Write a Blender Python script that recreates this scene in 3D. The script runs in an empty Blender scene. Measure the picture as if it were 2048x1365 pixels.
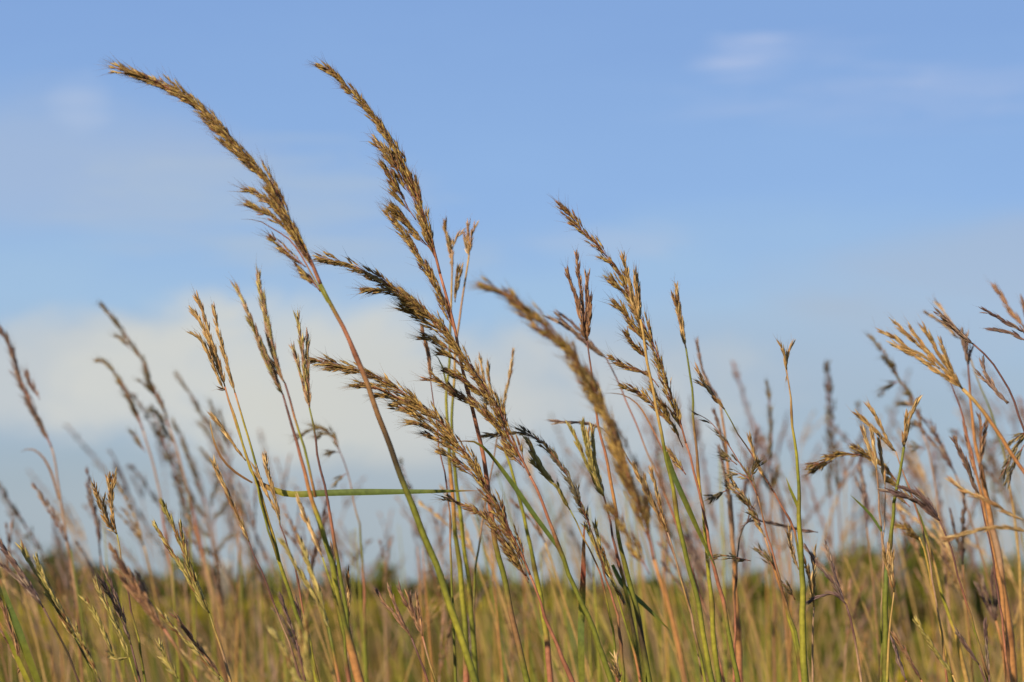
import bpy, math, random
import numpy as np
from mathutils import Vector

# ------------------------------------------------------------------ camera, sky, sun, exposure
C = bpy.context.scene
col = C.collection
random.seed(7)
rng = np.random.default_rng(11)
W, H, F = 2048, 1365, 4532.0            # the photograph's pixels, focal length in pixels
HORIZON = 1182.0
EYE = 1.40
PITCH = math.atan((HORIZON - H / 2) / F)
FWD = np.array((0, math.cos(PITCH), math.sin(PITCH)))
UP = np.array((0, -math.sin(PITCH), math.cos(PITCH)))
RIGHT = np.array((1.0, 0, 0))
EYEP = np.array((0, 0, EYE))
FOCUS = 1.92

cd = bpy.data.cameras.new('camera')
cam = bpy.data.objects.new('camera', cd)
col.objects.link(cam)
cam.location = (0, 0, EYE)
cam.rotation_euler = (math.pi / 2 + PITCH, 0, 0)
cd.sensor_width = 23.5
cd.lens = 23.5 * F / W
cd.clip_start = 0.05
cd.clip_end = 6000
cd.dof.use_dof = True
cd.dof.focus_distance = FOCUS
cd.dof.aperture_fstop = 4.6
cd.dof.aperture_blades = 9
C.camera = cam
C.render.resolution_x, C.render.resolution_y = 1024, 682
C.cycles.max_bounces = 6
C.cycles.use_denoising = True
C.view_settings.view_transform = 'Standard'
C.view_settings.look = 'None'
C.view_settings.gamma = 1
C.view_settings.exposure = 0.3

SUN_EL, SUN_ROT = math.radians(25), math.radians(214)
sd = bpy.data.lights.new('sun', 'SUN')
sd.energy = 4.8
sd.angle = math.radians(0.55)
sd.color = (1.0, 0.86, 0.66)
sun = bpy.data.objects.new('sun', sd)
col.objects.link(sun)
sv = Vector((math.cos(SUN_EL) * math.sin(SUN_ROT), math.cos(SUN_EL) * math.cos(SUN_ROT), math.sin(SUN_EL)))
sun.rotation_euler = sv.to_track_quat('Z', 'Y').to_euler()
sun.location = sv * 40


def px_dir(px, py):
    v = FWD + RIGHT * ((px - W / 2) / F) + UP * ((H / 2 - py) / F)
    return v / np.linalg.norm(v)


def az_el(px, py):
    v = px_dir(px, py)
    return math.degrees(math.atan2(v[0], v[1])), math.degrees(math.asin(v[2]))


def build_world():
    w = bpy.data.worlds.new('World')
    C.world = w
    w.use_nodes = True
    nt = w.node_tree
    N, L = nt.nodes, nt.links
    N.clear()
    out = N.new('ShaderNodeOutputWorld')
    bg = N.new('ShaderNodeBackground')
    L.new(bg.outputs[0], out.inputs[0])
    sky = N.new('ShaderNodeTexSky')
    sky.sky_type = 'NISHITA'
    sky.sun_disc = False
    sky.sun_elevation = SUN_EL
    sky.sun_rotation = SUN_ROT
    sky.altitude = 200
    sky.air_density = 1.0
    sky.dust_density = 0.6
    sky.ozone_density = 2.2
    bg.inputs['Strength'].default_value = 0.1
    tc = N.new('ShaderNodeTexCoord')
    sep = N.new('ShaderNodeSeparateXYZ')
    L.new(tc.outputs['Generated'], sep.inputs[0])

    def M(op, a, b=None, c=None, clamp=False):
        n = N.new('ShaderNodeMath')
        n.operation = op
        n.use_clamp = clamp
        for i, v in enumerate((a, b, c)):
            if v is None:
                continue
            if isinstance(v, (int, float)):
                n.inputs[i].default_value = v
            else:
                L.new(v, n.inputs[i])
        return n.outputs[0]
    DEG = 180 / math.pi
    az = M('MULTIPLY', M('ARCTAN2', sep.outputs[0], sep.outputs[1]), DEG)
    el = M('MULTIPLY', M('ARCSINE', sep.outputs[2]), DEG)
    comb = N.new('ShaderNodeCombineXYZ')
    L.new(az, comb.inputs[0])
    L.new(el, comb.inputs[1])

    def noise(sx, sy, scale, detail, rough, dist=0.0, off=0.0):
        mp = N.new('ShaderNodeMapping')
        mp.inputs['Scale'].default_value = (sx, sy, 1)
        mp.inputs['Location'].default_value = (off, off * .7, off * .3)
        mp.inputs['Rotation'].default_value = (0, 0, math.radians(-14))
        L.new(comb.outputs[0], mp.inputs[0])
        n = N.new('ShaderNodeTexNoise')
        n.inputs['Scale'].default_value = scale
        n.inputs['Detail'].default_value = detail
        n.inputs['Roughness'].default_value = rough
        n.inputs['Distortion'].default_value = dist
        L.new(mp.outputs[0], n.inputs['Vector'])
        return n.outputs['Fac']
    n_soft = noise(0.10, 0.30, 1.6, 3, .5, .4, 3.1)
    n_puff = noise(0.22, 0.40, 1.4, 8, .64, .4, 8.4)
    n_wisp = noise(0.13, 0.95, 1.7, 8, .66, 1.1, 1.7)

    def blob(px, py, rx, ry, n, k, power=1.0, lo=0.0, hi=1.0):
        a0, e0 = az_el(px, py)
        dx = M('DIVIDE', M('SUBTRACT', az, a0), rx / F * DEG)
        dy = M('DIVIDE', M('SUBTRACT', el, e0), ry / F * DEG)
        r2 = M('ADD', M('MULTIPLY', dx, dx), M('MULTIPLY', dy, dy))
        d = M('SUBTRACT', 1.0, r2)
        v = M('ADD', d, M('MULTIPLY', M('SUBTRACT', n, 0.5), k))
        mr = N.new('ShaderNodeMapRange')
        mr.interpolation_type = 'SMOOTHSTEP'
        L.new(v, mr.inputs[0])
        mr.inputs[1].default_value = lo
        mr.inputs[2].default_value = hi
        return M('MULTIPLY', mr.outputs[0], power)
    cur = sky.outputs[0]

    def mixcol(fac, colr):
        nonlocal cur
        m = N.new('ShaderNodeMix')
        m.data_type = 'RGBA'
        L.new(fac, m.inputs['Factor'])
        L.new(cur, m.inputs['A'])
        m.inputs['B'].default_value = (*[c * 10 * SKYK for c in colr], 1)
        cur = m.outputs['Result']
    # clear air: pale blue low down, greying towards the horizon, all Nishita overhead
    mr = N.new('ShaderNodeMapRange')
    L.new(M('ADD', el, M('MULTIPLY', M('SUBTRACT', n_soft, .5), 3.0)), mr.inputs[0])
    mr.inputs[1].default_value = 0
    mr.inputs[2].default_value = 16
    ramp = N.new('ShaderNodeValToRGB')
    L.new(mr.outputs[0], ramp.inputs[0])
    ce = ramp.color_ramp.elements
    for i, (e, c) in enumerate(AIR):
        x = ce[i] if i < 2 else ce.new(e / 16)
        x.position = e / 16
        x.color = (*c, 1)
    sc = N.new('ShaderNodeVectorMath')
    sc.operation = 'SCALE'
    L.new(ramp.outputs[0], sc.inputs[0])
    sc.inputs['Scale'].default_value = 10 * SKYK
    mr = N.new('ShaderNodeMapRange')
    mr.interpolation_type = 'SMOOTHSTEP'
    L.new(el, mr.inputs[0])
    mr.inputs[1].default_value = 34
    mr.inputs[2].default_value = 14
    m = N.new('ShaderNodeMix')
    m.data_type = 'RGBA'
    L.new(M('MULTIPLY', mr.outputs[0], .92), m.inputs['Factor'])
    L.new(cur, m.inputs['A'])
    L.new(sc.outputs[0], m.inputs['B'])
    cur = m.outputs['Result']
    for b in CLOUDS:
        nz = {'s': n_soft, 'p': n_puff, 'w': n_wisp}[b[4]]
        mixcol(blob(b[0], b[1], b[2], b[3], nz, b[5], b[6], b[8], b[9]), b[7])
    L.new(cur, bg.inputs['Color'])


SKYK = 0.81
AIR = [(0, (.335, .412, .480)), (14.5, (.228, .385, .715)), (2.5, (.342, .430, .515)), (5.0, (.360, .472, .610)), (7.0, (.350, .520, .740)), (10.0, (.275, .450, .765))]
#        px    py   rx   ry  noise k  power colour               lo  hi
CLOUDS = [
    (40, 320, 420, 150, 's', 3.5, 0.55, (0.42, 0.51, 0.66), -.7, 1.3),
    (160, 205, 75, 60, 'w', 3.0, 0.55, (0.46, 0.56, 0.75), -.3, 1.4),
    (480, 400, 380, 120, 'w', 4.5, 0.60, (0.43, 0.53, 0.66), -.6, 1.5),
    (720, 520, 260, 70, 'w', 4.5, 0.45, (0.44, 0.54, 0.66), -.6, 1.5),
    (1490, 120, 125, 48, 'w', 5.0, 0.80, (0.50, 0.58, 0.79), -.4, 1.8),
    (1640, 110, 130, 40, 'w', 9.0, 0.45, (0.46, 0.55, 0.77), -.6, 2.6),
    (1790, 190, 430, 60, 'w', 6.0, 0.55, (0.45, 0.54, 0.76), -.6, 2.6),
    (1990, 560, 480, 120, 's', 3.5, 0.55, (0.42, 0.50, 0.62), -.6, 1.3),
    (1240, 480, 170, 40, 'w', 4.5, 0.40, (0.46, 0.55, 0.70), -.5, 1.5),
    (1500, 720, 520, 130, 's', 3.5, 0.50, (0.42, 0.50, 0.60), -.6, 1.3),
    (110, 750, 450, 115, 'p', 3.2, 0.85, (0.57, 0.605, 0.62), -.55, 1.0),
    (620, 770, 480, 170, 'p', 3.0, 0.92, (0.64, 0.655, 0.63), -.40, .9),
    (720, 820, 340, 140, 'p', 2.6, 0.60, (0.67, 0.66, 0.58), -.2, 1.2),
    (1080, 810, 480, 160, 'p', 3.0, 0.80, (0.57, 0.60, 0.61), -.6, 1.2),
    (1000, 1010, 1500, 120, 's', 2.0, 0.45, (0.44, 0.49, 0.53), -.4, 1.2),
]
build_world()

# ------------------------------------------------------------------ materials
STEM_COL = {
    'g': (0.150, 0.152, 0.020), 'y': (0.270, 0.240, 0.028), 'c': (0.325, 0.128, 0.068), 's': (0.400, 0.245, 0.075),
    'o': (0.390, 0.178, 0.060), 'd': (0.060, 0.040, 0.020), 'p': (0.128, 0.060, 0.050), 'k': (0.335, 0.200, 0.115),
    'e': (0.105, 0.138, 0.030), 'b': (0.230, 0.120, 0.050), 'r': (0.210, 0.050, 0.025), 'a': (0.460, 0.290, 0.060),
}
HUSK = {
    'gold': [(0.330, 0.198, 0.056), (0.265, 0.150, 0.044), (0.400, 0.265, 0.078), (0.140, 0.066, 0.030), (0.335, 0.222, 0.056), (0.230, 0.105, 0.046)],
    'rose': [(0.400, 0.235, 0.125), (0.330, 0.250, 0.075), (0.320, 0.165, 0.095), (0.380, 0.290, 0.095), (0.430, 0.270, 0.140)],
    'dark': [(0.150, 0.110, 0.048), (0.090, 0.064, 0.034), (0.210, 0.155, 0.060), (0.250, 0.170, 0.065)],
    'ash': [(0.120, 0.100, 0.075), (0.190, 0.150, 0.075), (0.250, 0.185, 0.080), (0.085, 0.070, 0.055)],
    'straw': [(0.460, 0.290, 0.110), (0.400, 0.230, 0.085), (0.520, 0.350, 0.150), (0.300, 0.155, 0.060)],
    'lime': [(0.370, 0.285, 0.078), (0.310, 0.255, 0.066), (0.440, 0.330, 0.105), (0.250, 0.125, 0.048)],
    'rust': [(0.300, 0.155, 0.080), (0.240, 0.120, 0.068), (0.370, 0.205, 0.095), (0.170, 0.085, 0.055)],
    'purple': [(0.150, 0.088, 0.075), (0.110, 0.064, 0.058), (0.200, 0.118, 0.088), (0.270, 0.190, 0.130)],
    'mauve': [(0.250, 0.160, 0.118), (0.190, 0.112, 0.090), (0.310, 0.205, 0.135), (0.150, 0.090, 0.074)],
}


def new_mat(name):
    m = bpy.data.materials.new(name)
    m.use_nodes = True
    nt = m.node_tree
    nt.nodes.clear()
    out = nt.nodes.new('ShaderNodeOutputMaterial')
    return m, nt, out


def pigment_mat(name, var, rough, spec, trans, streak=0.0):
    """Colour comes from the mesh's own pigment attribute, varied per spikelet or blade, with fine lengthwise mottling."""
    m, nt, out = new_mat(name)
    N, L = nt.nodes, nt.links
    at = N.new('ShaderNodeAttribute')
    at.attribute_name = 'pigment'
    geo = N.new('ShaderNodeNewGeometry')
    hsv = N.new('ShaderNodeHueSaturation')
    mr = N.new('ShaderNodeMapRange')
    mr.inputs[3].default_value = 1 - var
    mr.inputs[4].default_value = 1 + var
    L.new(geo.outputs['Random Per Island'], mr.inputs[0])
    tc = N.new('ShaderNodeTexCoord')
    nz = N.new('ShaderNodeTexNoise')
    nz.inputs['Scale'].default_value = 260
    nz.inputs['Detail'].default_value = 3
    L.new(tc.outputs['Object'], nz.inputs['Vector'])
    m2 = N.new('ShaderNodeMapRange')
    m2.inputs[1].default_value = .3
    m2.inputs[2].default_value = .7
    m2.inputs[3].default_value = 1 - streak
    m2.inputs[4].default_value = 1 + streak
    L.new(nz.outputs['Fac'], m2.inputs[0])
    mu = N.new('ShaderNodeMath')
    mu.operation = 'MULTIPLY'
    L.new(mr.outputs[0], mu.inputs[0])
    L.new(m2.outputs[0], mu.inputs[1])
    L.new(mu.outputs[0], hsv.inputs['Value'])
    L.new(at.outputs['Color'], hsv.inputs['Color'])
    p = N.new('ShaderNodeBsdfPrincipled')
    L.new(hsv.outputs[0], p.inputs['Base Color'])
    p.inputs['Roughness'].default_value = rough
    p.inputs['Specular IOR Level'].default_value = spec
    if trans:
        t = N.new('ShaderNodeBsdfTranslucent')
        L.new(hsv.outputs[0], t.inputs['Color'])
        mx = N.new('ShaderNodeMixShader')
        mx.inputs[0].default_value = trans
        L.new(p.outputs[0], mx.inputs[1])
        L.new(t.outputs[0], mx.inputs[2])
        L.new(mx.outputs[0], out.inputs[0])
    else:
        L.new(p.outputs[0], out.inputs[0])
    return m


M_STEM = pigment_mat('culm_skin', 0.05, 0.5, 0.25, 0.0, 0.22)
M_LEAF = pigment_mat('leaf_blade_skin', 0.12, 0.5, 0.25, 0.22, 0.20)
M_HUSK = pigment_mat('spikelet_husk', 0.45, 0.42, 0.45, 0.10, 0.15)
M_AWN = pigment_mat('awn_and_hair', 0.3, 0.5, 0.3, 0.2, 0.0)
M_BARK = pigment_mat('bark', 0.1, 0.9, 0.1, 0.0, 0.3)
M_FOLIAGE = pigment_mat('tree_foliage', 0.35, 0.6, 0.2, 0.25, 0.0)
M_MEADOW = pigment_mat('meadow_foliage', 0.4, 0.7, 0.1, 0.25, 0.0)


# ------------------------------------------------------------------ mesh building
class MB:
    """Collects tubes, ribbons and instanced spikelets; build() links them as ONE mesh object."""

    def __init__(self):
        self.v, self.f, self.c, self.m, self.n = [], [], [], [], 0

    def add(self, v, f, c, mi=0):
        v = np.asarray(v, float)
        self.v.append(v)
        c = np.asarray(c, float)
        if c.ndim == 1:
            c = np.tile(c, (len(v), 1))
        self.c.append(c)
        for q in f:
            self.f.append(tuple(int(i) + self.n for i in q))
        self.m.extend([mi] * len(f))
        self.n += len(v)

    def inst(self, tv, tf, R, P, cols, mi):
        """Copies of a small template (verts tv, faces tf) by N matrices R, places P, colours cols."""
        k, n = len(tv), len(P)
        if n == 0:
            return
        vv = (np.einsum('nij,kj->nki', R, tv) + P[:, None, :]).reshape(-1, 3)
        self.v.append(vv)
        self.c.append(np.repeat(cols, k, axis=0))
        for i in range(n):
            o = self.n + i * k
            self.f.extend([tuple(q + o for q in t) for t in tf])
        self.m.extend([mi] * (len(tf) * n))
        self.n += k * n

    def tube(self, pts, rad, cols, sides=6, mi=0, nodes=None):
        pts = np.asarray(pts, float)
        n = len(pts)
        t = tangents(pts)
        a = np.cross(t, (0.31, 0.9, 0.28))
        a /= np.linalg.norm(a, axis=1)[:, None]
        b = np.cross(t, a)
        th = np.arange(sides) * 2 * math.pi / sides
        rad = np.broadcast_to(np.asarray(rad, float), (n,))
        ring = a[:, None, :] * np.cos(th)[None, :, None] + b[:, None, :] * np.sin(th)[None, :, None]
        v = (pts[:, None, :] + ring * rad[:, None, None]).reshape(-1, 3)
        f = []
        for i in range(n - 1):
            for j in range(sides):
                k = (j + 1) % sides
                f.append((i * sides + j, i * sides + k, (i + 1) * sides + k, (i + 1) * sides + j))
        f.append(tuple(range(sides))[::-1])
        f.append(tuple((n - 1) * sides + j for j in range(sides)))
        cols = np.asarray(cols, float)
        if cols.ndim == 1:
            cols = np.tile(cols, (n, 1))
        self.add(v, f, np.repeat(cols, sides, axis=0), mi)

    def ribbon(self, pts, wid, cols, side, fold=0.25, mi=0):
        """A grass blade: three verts across, creased along the midrib."""
        pts = np.asarray(pts, float)
        n = len(pts)
        t = tangents(pts)
        side = np.broadcast_to(np.asarray(side, float), (n, 3))
        s = side - t * np.sum(side * t, axis=1)[:, None]
        s /= np.linalg.norm(s, axis=1)[:, None] + 1e-9
        nn = np.cross(t, s)
        wid = np.asarray(wid, float)[:, None]
        v = np.stack((pts - s * wid / 2, pts + nn * wid * fold, pts + s * wid / 2), axis=1).reshape(-1, 3)
        f = []
        for i in range(n - 1):
            o = i * 3
            f += [(o, o + 1, o + 4, o + 3), (o + 1, o + 2, o + 5, o + 4)]
        cols = np.asarray(cols, float)
        if cols.ndim == 1:
            cols = np.tile(cols, (n, 1))
        self.add(v, f, np.repeat(cols, 3, axis=0), mi)

    def build(self, name, mats, parent=None, origin=None, smooth=True):
        v = np.concatenate(self.v)
        if origin is not None:
            v = v - np.asarray(origin)
        me = bpy.data.meshes.new(name)
        me.from_pydata(v, [], self.f)
        c = np.concatenate(self.c)
        at = me.attributes.new('pigment', 'FLOAT_COLOR', 'POINT')
        at.data.foreach_set('color', np.c_[c, np.ones(len(c))].astype(np.float32).ravel())
        for m in (mats if isinstance(mats, (list, tuple)) else [mats]):
            me.materials.append(m)
        me.polygons.foreach_set('material_index', np.asarray(self.m, np.int32))
        me.polygons.foreach_set('use_smooth', np.full(len(self.f), smooth))
        me.update()
        o = bpy.data.objects.new(name, me)
        col.objects.link(o)
        if parent is not None:
            o.parent = parent
        return o


def tangents(p):
    t = np.gradient(p, axis=0)
    return t / (np.linalg.norm(t, axis=1)[:, None] + 1e-12)


def smooth_path(p, step):
    """Catmull-Rom through p, resampled at about step."""
    p = np.asarray(p, float)
    if len(p) < 2:
        return p
    q = np.vstack((2 * p[0] - p[1], p, 2 * p[-1] - p[-2]))
    out = []
    for i in range(1, len(q) - 2):
        p0, p1, p2, p3 = q[i - 1], q[i], q[i + 1], q[i + 2]
        for t in np.linspace(0, 1, 8, endpoint=False):
            out.append(.5 * ((2 * p1) + (-p0 + p2) * t + (2 * p0 - 5 * p1 + 4 * p2 - p3) * t * t + (-p0 + 3 * p1 - 3 * p2 + p3) * t ** 3))
    out.append(p[-1])
    out = np.array(out)
    s = np.r_[0, np.cumsum(np.linalg.norm(np.diff(out, axis=0), axis=1))]
    n = max(3, int(s[-1] / step) + 1)
    u = np.linspace(0, s[-1], n)
    return np.stack([np.interp(u, s, out[:, k]) for k in range(3)], axis=1)


def frames(z, roll):
    """Matrices whose third column is z (N,3), rolled about it."""
    z = z / np.linalg.norm(z, axis=1)[:, None]
    a = np.cross(z, np.array((0.21, 0.33, 0.92)))
    a /= np.linalg.norm(a, axis=1)[:, None] + 1e-9
    b = np.cross(z, a)
    x = a * np.cos(roll)[:, None] + b * np.sin(roll)[:, None]
    y = np.cross(z, x)
    return np.stack((x, y, z), axis=2)


def spindle(prof, sides=5, flat=0.75):
    v, f = [], []
    for z, r in prof:
        for j in range(sides):
            a = j * 2 * math.pi / sides
            v.append((math.cos(a) * r, math.sin(a) * r * flat, z))
    for i in range(len(prof) - 1):
        for j in range(sides):
            k = (j + 1) % sides
            f.append((i * sides + j, i * sides + k, (i + 1) * sides + k, (i + 1) * sides + j))
    return np.array(v), f


SPIK_V, SPIK_F = spindle([(0, .035), (.22, .115), (.5, .125), (.78, .07), (1.0, .012)])
AWN_V, AWN_F = spindle([(0, 1.0), (.45, .75), (1.0, .2)], 3, 1)
AWN_V[:, 0] = AWN_V[:, 0] + np.where(AWN_V[:, 2] > .9, 0, 0)


def awns(mb, P, D, length, rad, colr, mi):
    n = len(P)
    if n == 0:
        return
    R = frames(D, rng.uniform(0, 6.28, n))
    L = length * rng.uniform(.6, 1.25, n)
    S = np.stack((np.full(n, rad), np.full(n, rad), L), axis=1)
    mb.inst(AWN_V, AWN_F, R * S[:, None, :], P, np.tile(colr, (n, 1)), mi)


def spikelets(mb, P, D, length, fat, pal, awn=0.011, awn_p=0.6, awn_r=0.00011, hair=0):
    """Spikelets at P pointing along D; each may carry a hair-fine awn from its tip."""
    P, D = np.asarray(P), np.asarray(D)
    n = len(P)
    if n == 0:
        return
    D = D / np.linalg.norm(D, axis=1)[:, None]
    R = frames(D, rng.uniform(0, 6.28, n))
    L = length * rng.uniform(.6, 1.3, n)
    Fw = L * fat * rng.uniform(.8, 1.2, n)
    S = np.stack((Fw, Fw, L), axis=1)
    pal = np.array(pal)
    k = np.sin(P @ np.array((61., 40., 83.))) + .6 * np.sin(P @ np.array((-150., 90., 120.)) + 1) + rng.normal(0, .9, n)
    cols = pal[np.clip(((k + 2.2) / 4.4 * len(pal)).astype(int), 0, len(pal) - 1)] * rng.uniform(.8, 1.2, (n, 1))
    mb.inst(SPIK_V, SPIK_F, R * S[:, None, :], P, cols, 0)
    k = rng.random(n) < awn_p
    dd = D[k] + rng.normal(0, .22, (k.sum(), 3))
    awns(mb, (P + D * L[:, None] * .9)[k], dd, awn, awn_r, pal.mean(0) * .8, 1)
    if hair:
        k = rng.random(n) < hair
        dd = D[k] + rng.normal(0, .4, (k.sum(), 3))
        awns(mb, P[k] + D[k] * L[k][:, None] * .4, dd, awn * .6, awn_r * .7, np.array((.5, .42, .3)), 1)


WIND = np.array((-1.0, 0.15, -0.12))


def clothe(mb, path, blen, blen_tip, gap, pal, side, spread=1.0, start=0.05, slen=0.0062, fat=1.0, dens=1.0, curl=0.25,
           awn=0.011, awn_p=.6, hair=.35, awn_r=.00011, sstep=.0026, twig_col=(0.30, 0.10, 0.05)):
    """Short spikelet-laden branchlets along path (base to tip), leaning to the tip and mostly to one side."""
    path = np.asarray(path)
    t = tangents(path)
    s = np.r_[0, np.cumsum(np.linalg.norm(np.diff(path, axis=0), axis=1))]
    total = s[-1]
    P, D = [], []
    x = total * start
    while x < total - slen * 1.5:
        u = x / total
        i = min(len(path) - 1, int(np.searchsorted(s, x)))
        L = (blen + (blen_tip - blen) * u ** 1.2)
        clump = 1 + .42 * math.sin(x * 160 + total * 50)
        for _ in range(max(1, int(round(dens * clump * random.uniform(4.0, 6.2))))):
            Lb = min(L * random.uniform(.55, 1.15), max(.002, total - x - slen * .9))
            phi = random.gauss(0, 1.3 if random.random() < .6 else 2.6)
            sd_ = side - t[i] * np.dot(side, t[i])
            sd_ /= np.linalg.norm(sd_) + 1e-9
            bd = np.cross(t[i], sd_)
            out = sd_ * math.cos(phi) + bd * math.sin(phi)
            ang = math.radians(random.uniform(4, 19)) * spread
            d = t[i] * math.cos(ang) + out * math.sin(ang)
            p = path[i] + out * .0006
            stp = sstep
            nst = max(2, int(Lb / stp))
            q = [p.copy()]
            for k in range(nst):
                w = k / nst
                d = d + (WIND * curl * .04 + t[i] * .05)
                d = d / np.linalg.norm(d)
                p = p + d * stp
                q.append(p.copy())
                if w > .18 or Lb < .012:
                    for _2 in range(1 if random.random() < .7 else 2):
                        P.append(p - d * .001)
                        D.append(d + rng.normal(0, .13, 3) + out * .05)
            if len(q) > 3:
                q = np.array(q)
                mb.tube(q[::2], .00022, np.array(twig_col), 3, 0)
        x += gap * random.uniform(.7, 1.3)
    P.append(path[-1] - t[-1] * slen * .8)
    D.append(t[-1])
    spikelets(mb, np.array(P), np.array(D), slen, fat, pal, awn, awn_p, awn_r, hair)


def raceme(mb, path, pal, wid=1.0, gap=.0017, slen=.0078, awn=.009, awn_p=.35, spread=1.0, start=.02):
    """A bluestem finger: overlapping spikelets pressed along a jointed axis (path runs base to tip)."""
    path = np.asarray(path)
    t = tangents(path)
    s = np.r_[0, np.cumsum(np.linalg.norm(np.diff(path, axis=0), axis=1))]
    total = s[-1]
    mb.tube(path, .0006 * wid, np.array(pal[0]) * .9, 4, 0)
    P, D = [], []
    x = total * start
    k = 0
    while x < total:
        i = min(len(path) - 1, int(np.searchsorted(s, x)))
        a = np.cross(t[i], (0.05, 1, 0.1))
        a /= np.linalg.norm(a)
        b = np.cross(t[i], a)
        u = x / total
        joint = .8 + .4 * (.5 + .5 * math.sin(x * 2 * math.pi / .011))
        for j in range(2):
            th = (k % 2) * math.pi + random.gauss(0, .9) + j * 1.4
            out = a * math.cos(th) + b * math.sin(th)
            ang = math.radians(random.uniform(1, 11)) * spread * (1 + .5 * u) * joint
            P.append(path[i] + out * .0006 * wid)
            D.append(t[i] * math.cos(ang) + out * math.sin(ang))
        x += gap * random.uniform(.8, 1.25)
        k += 1
    P.append(path[-1] - t[-1] * .006)
    D.append(t[-1])
    spikelets(mb, np.array(P), np.array(D), slen, .68 * wid, pal, awn, awn_p, .00009, .25)


# ------------------------------------------------------------------ placing things
def P3(px, py, d):
    return EYEP + d * (FWD + RIGHT * ((px - W / 2) / F) + UP * ((H / 2 - py) / F))


def pth(s):
    return [tuple(float(a) for a in q.split(',')) for q in s.split()]


def empty(name, loc, label, cat, group=None):
    o = bpy.data.objects.new(name, None)
    o.empty_display_size = .05
    col.objects.link(o)
    o.location = loc
    o['label'] = label
    o['category'] = cat
    o['kind'] = 'thing'
    if group:
        o['group'] = group
    return o


def to_ground(p, lean=.42):
    """Carries a culm (points from its top down) on to the soil, straightening as it goes."""
    p = np.asarray(p)
    t = p[-1] - p[-2]
    t = t / max(1e-6, -t[2])
    z = p[-1][2]
    q = []
    for k in range(1, 8):
        u = k / 7
        q.append(p[-1] + np.array((t[0], t[1], 0)) * z * lean * (1 - (1 - u) ** 2) / 1.0 * .9 - np.array((0, 0, z * u)))
    return np.vstack((p, q))


def stem_colours(pts, code, cut=None):
    """Pigment bands along a culm from its top down: sheath green fading into copper above each node."""
    s = np.r_[0, np.cumsum(np.linalg.norm(np.diff(pts, axis=0), axis=1))]
    tot = cut if cut else s[-1]
    c = np.array([STEM_COL[k] for k in code])
    u = np.clip(s / tot, 0, 1) * (len(c) - 1)
    u = np.floor(u) + np.clip((u - np.floor(u) - .25) / .5, 0, 1)
    return np.stack([np.interp(u, np.arange(len(c)), c[:, k]) for k in range(3)], axis=1)


def culm_mesh(pix, d, r0, r1, code, node=None, ground=True, dslope=0.0):
    """Stem tube; pix are photo points from the top down, r in photo pixels of width."""
    pts = np.array([P3(x, y, d + dslope * i) for i, (x, y) in enumerate(pix)])
    vis = smooth_path(pts, .012)
    if len(vis) > 8:
        if not node:
            node = [random.uniform(.3, .5), random.uniform(.72, .95)]
        m = len(vis)
        ph = random.uniform(0, 6)
        u = np.linspace(0, 1, m)
        env = np.minimum(1, np.minimum(u, 1 - u) * 6)
        vis = vis + np.outer(env * (np.sin(u * 17 + ph) + .7 * np.sin(u * 41 + ph * 2)) * .0005, RIGHT)
    cut = np.sum(np.linalg.norm(np.diff(vis, axis=0), axis=1))
    full = vis
    if ground:
        g = to_ground(vis)
        full = np.vstack((vis, smooth_path(g[len(vis) - 1:], .05)[1:]))
    n = len(full)
    s = np.r_[0, np.cumsum(np.linalg.norm(np.diff(full, axis=0), axis=1))]
    r0, r1 = r0 * 1.12, max(r1 * 1.28, 4.5)
    r = np.interp(s, (0, cut, s[-1]), (r0, r1, r1 * 1.1)) * d / F / 2
    for k in (node or []):
        w = np.exp(-((s - k * cut) / .004) ** 2)
        r = r * (1 + .35 * w) * np.where(s > k * cut, 1.0, .9)
    cols = stem_colours(full, code, cut)
    for k in (node or []):
        w = np.exp(-((s - k * cut) / .006) ** 2)[:, None]
        cols = cols * (1 - .7 * w) + np.array((.10, .035, .02)) * .7 * w
    return full, r, cols


def leaf_mesh(pix, d, wpx, code, tilt=.35, d_tip=0.0, base_w=.7, full_tip=False):
    """Blade; pix from its collar out to its tip."""
    n = len(pix)
    pts = np.array([P3(x, y, d + d_tip * i / max(1, n - 1)) for i, (x, y) in enumerate(pix)])
    pts = smooth_path(pts, .008)
    n = len(pts)
    u = np.linspace(0, 1, n)
    w = np.interp(u, (0, .12, .5, .85, 1), (base_w, .95, 1, .5, .04)) * wpx * d / F
    cols = stem_colours(pts, code)
    t = tangents(pts)
    side = np.cross(t, FWD) * math.cos(tilt) + FWD * math.sin(tilt)
    mb = MB()
    mb.ribbon(pts, w, cols, side, .22, 0)
    return mb


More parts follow.
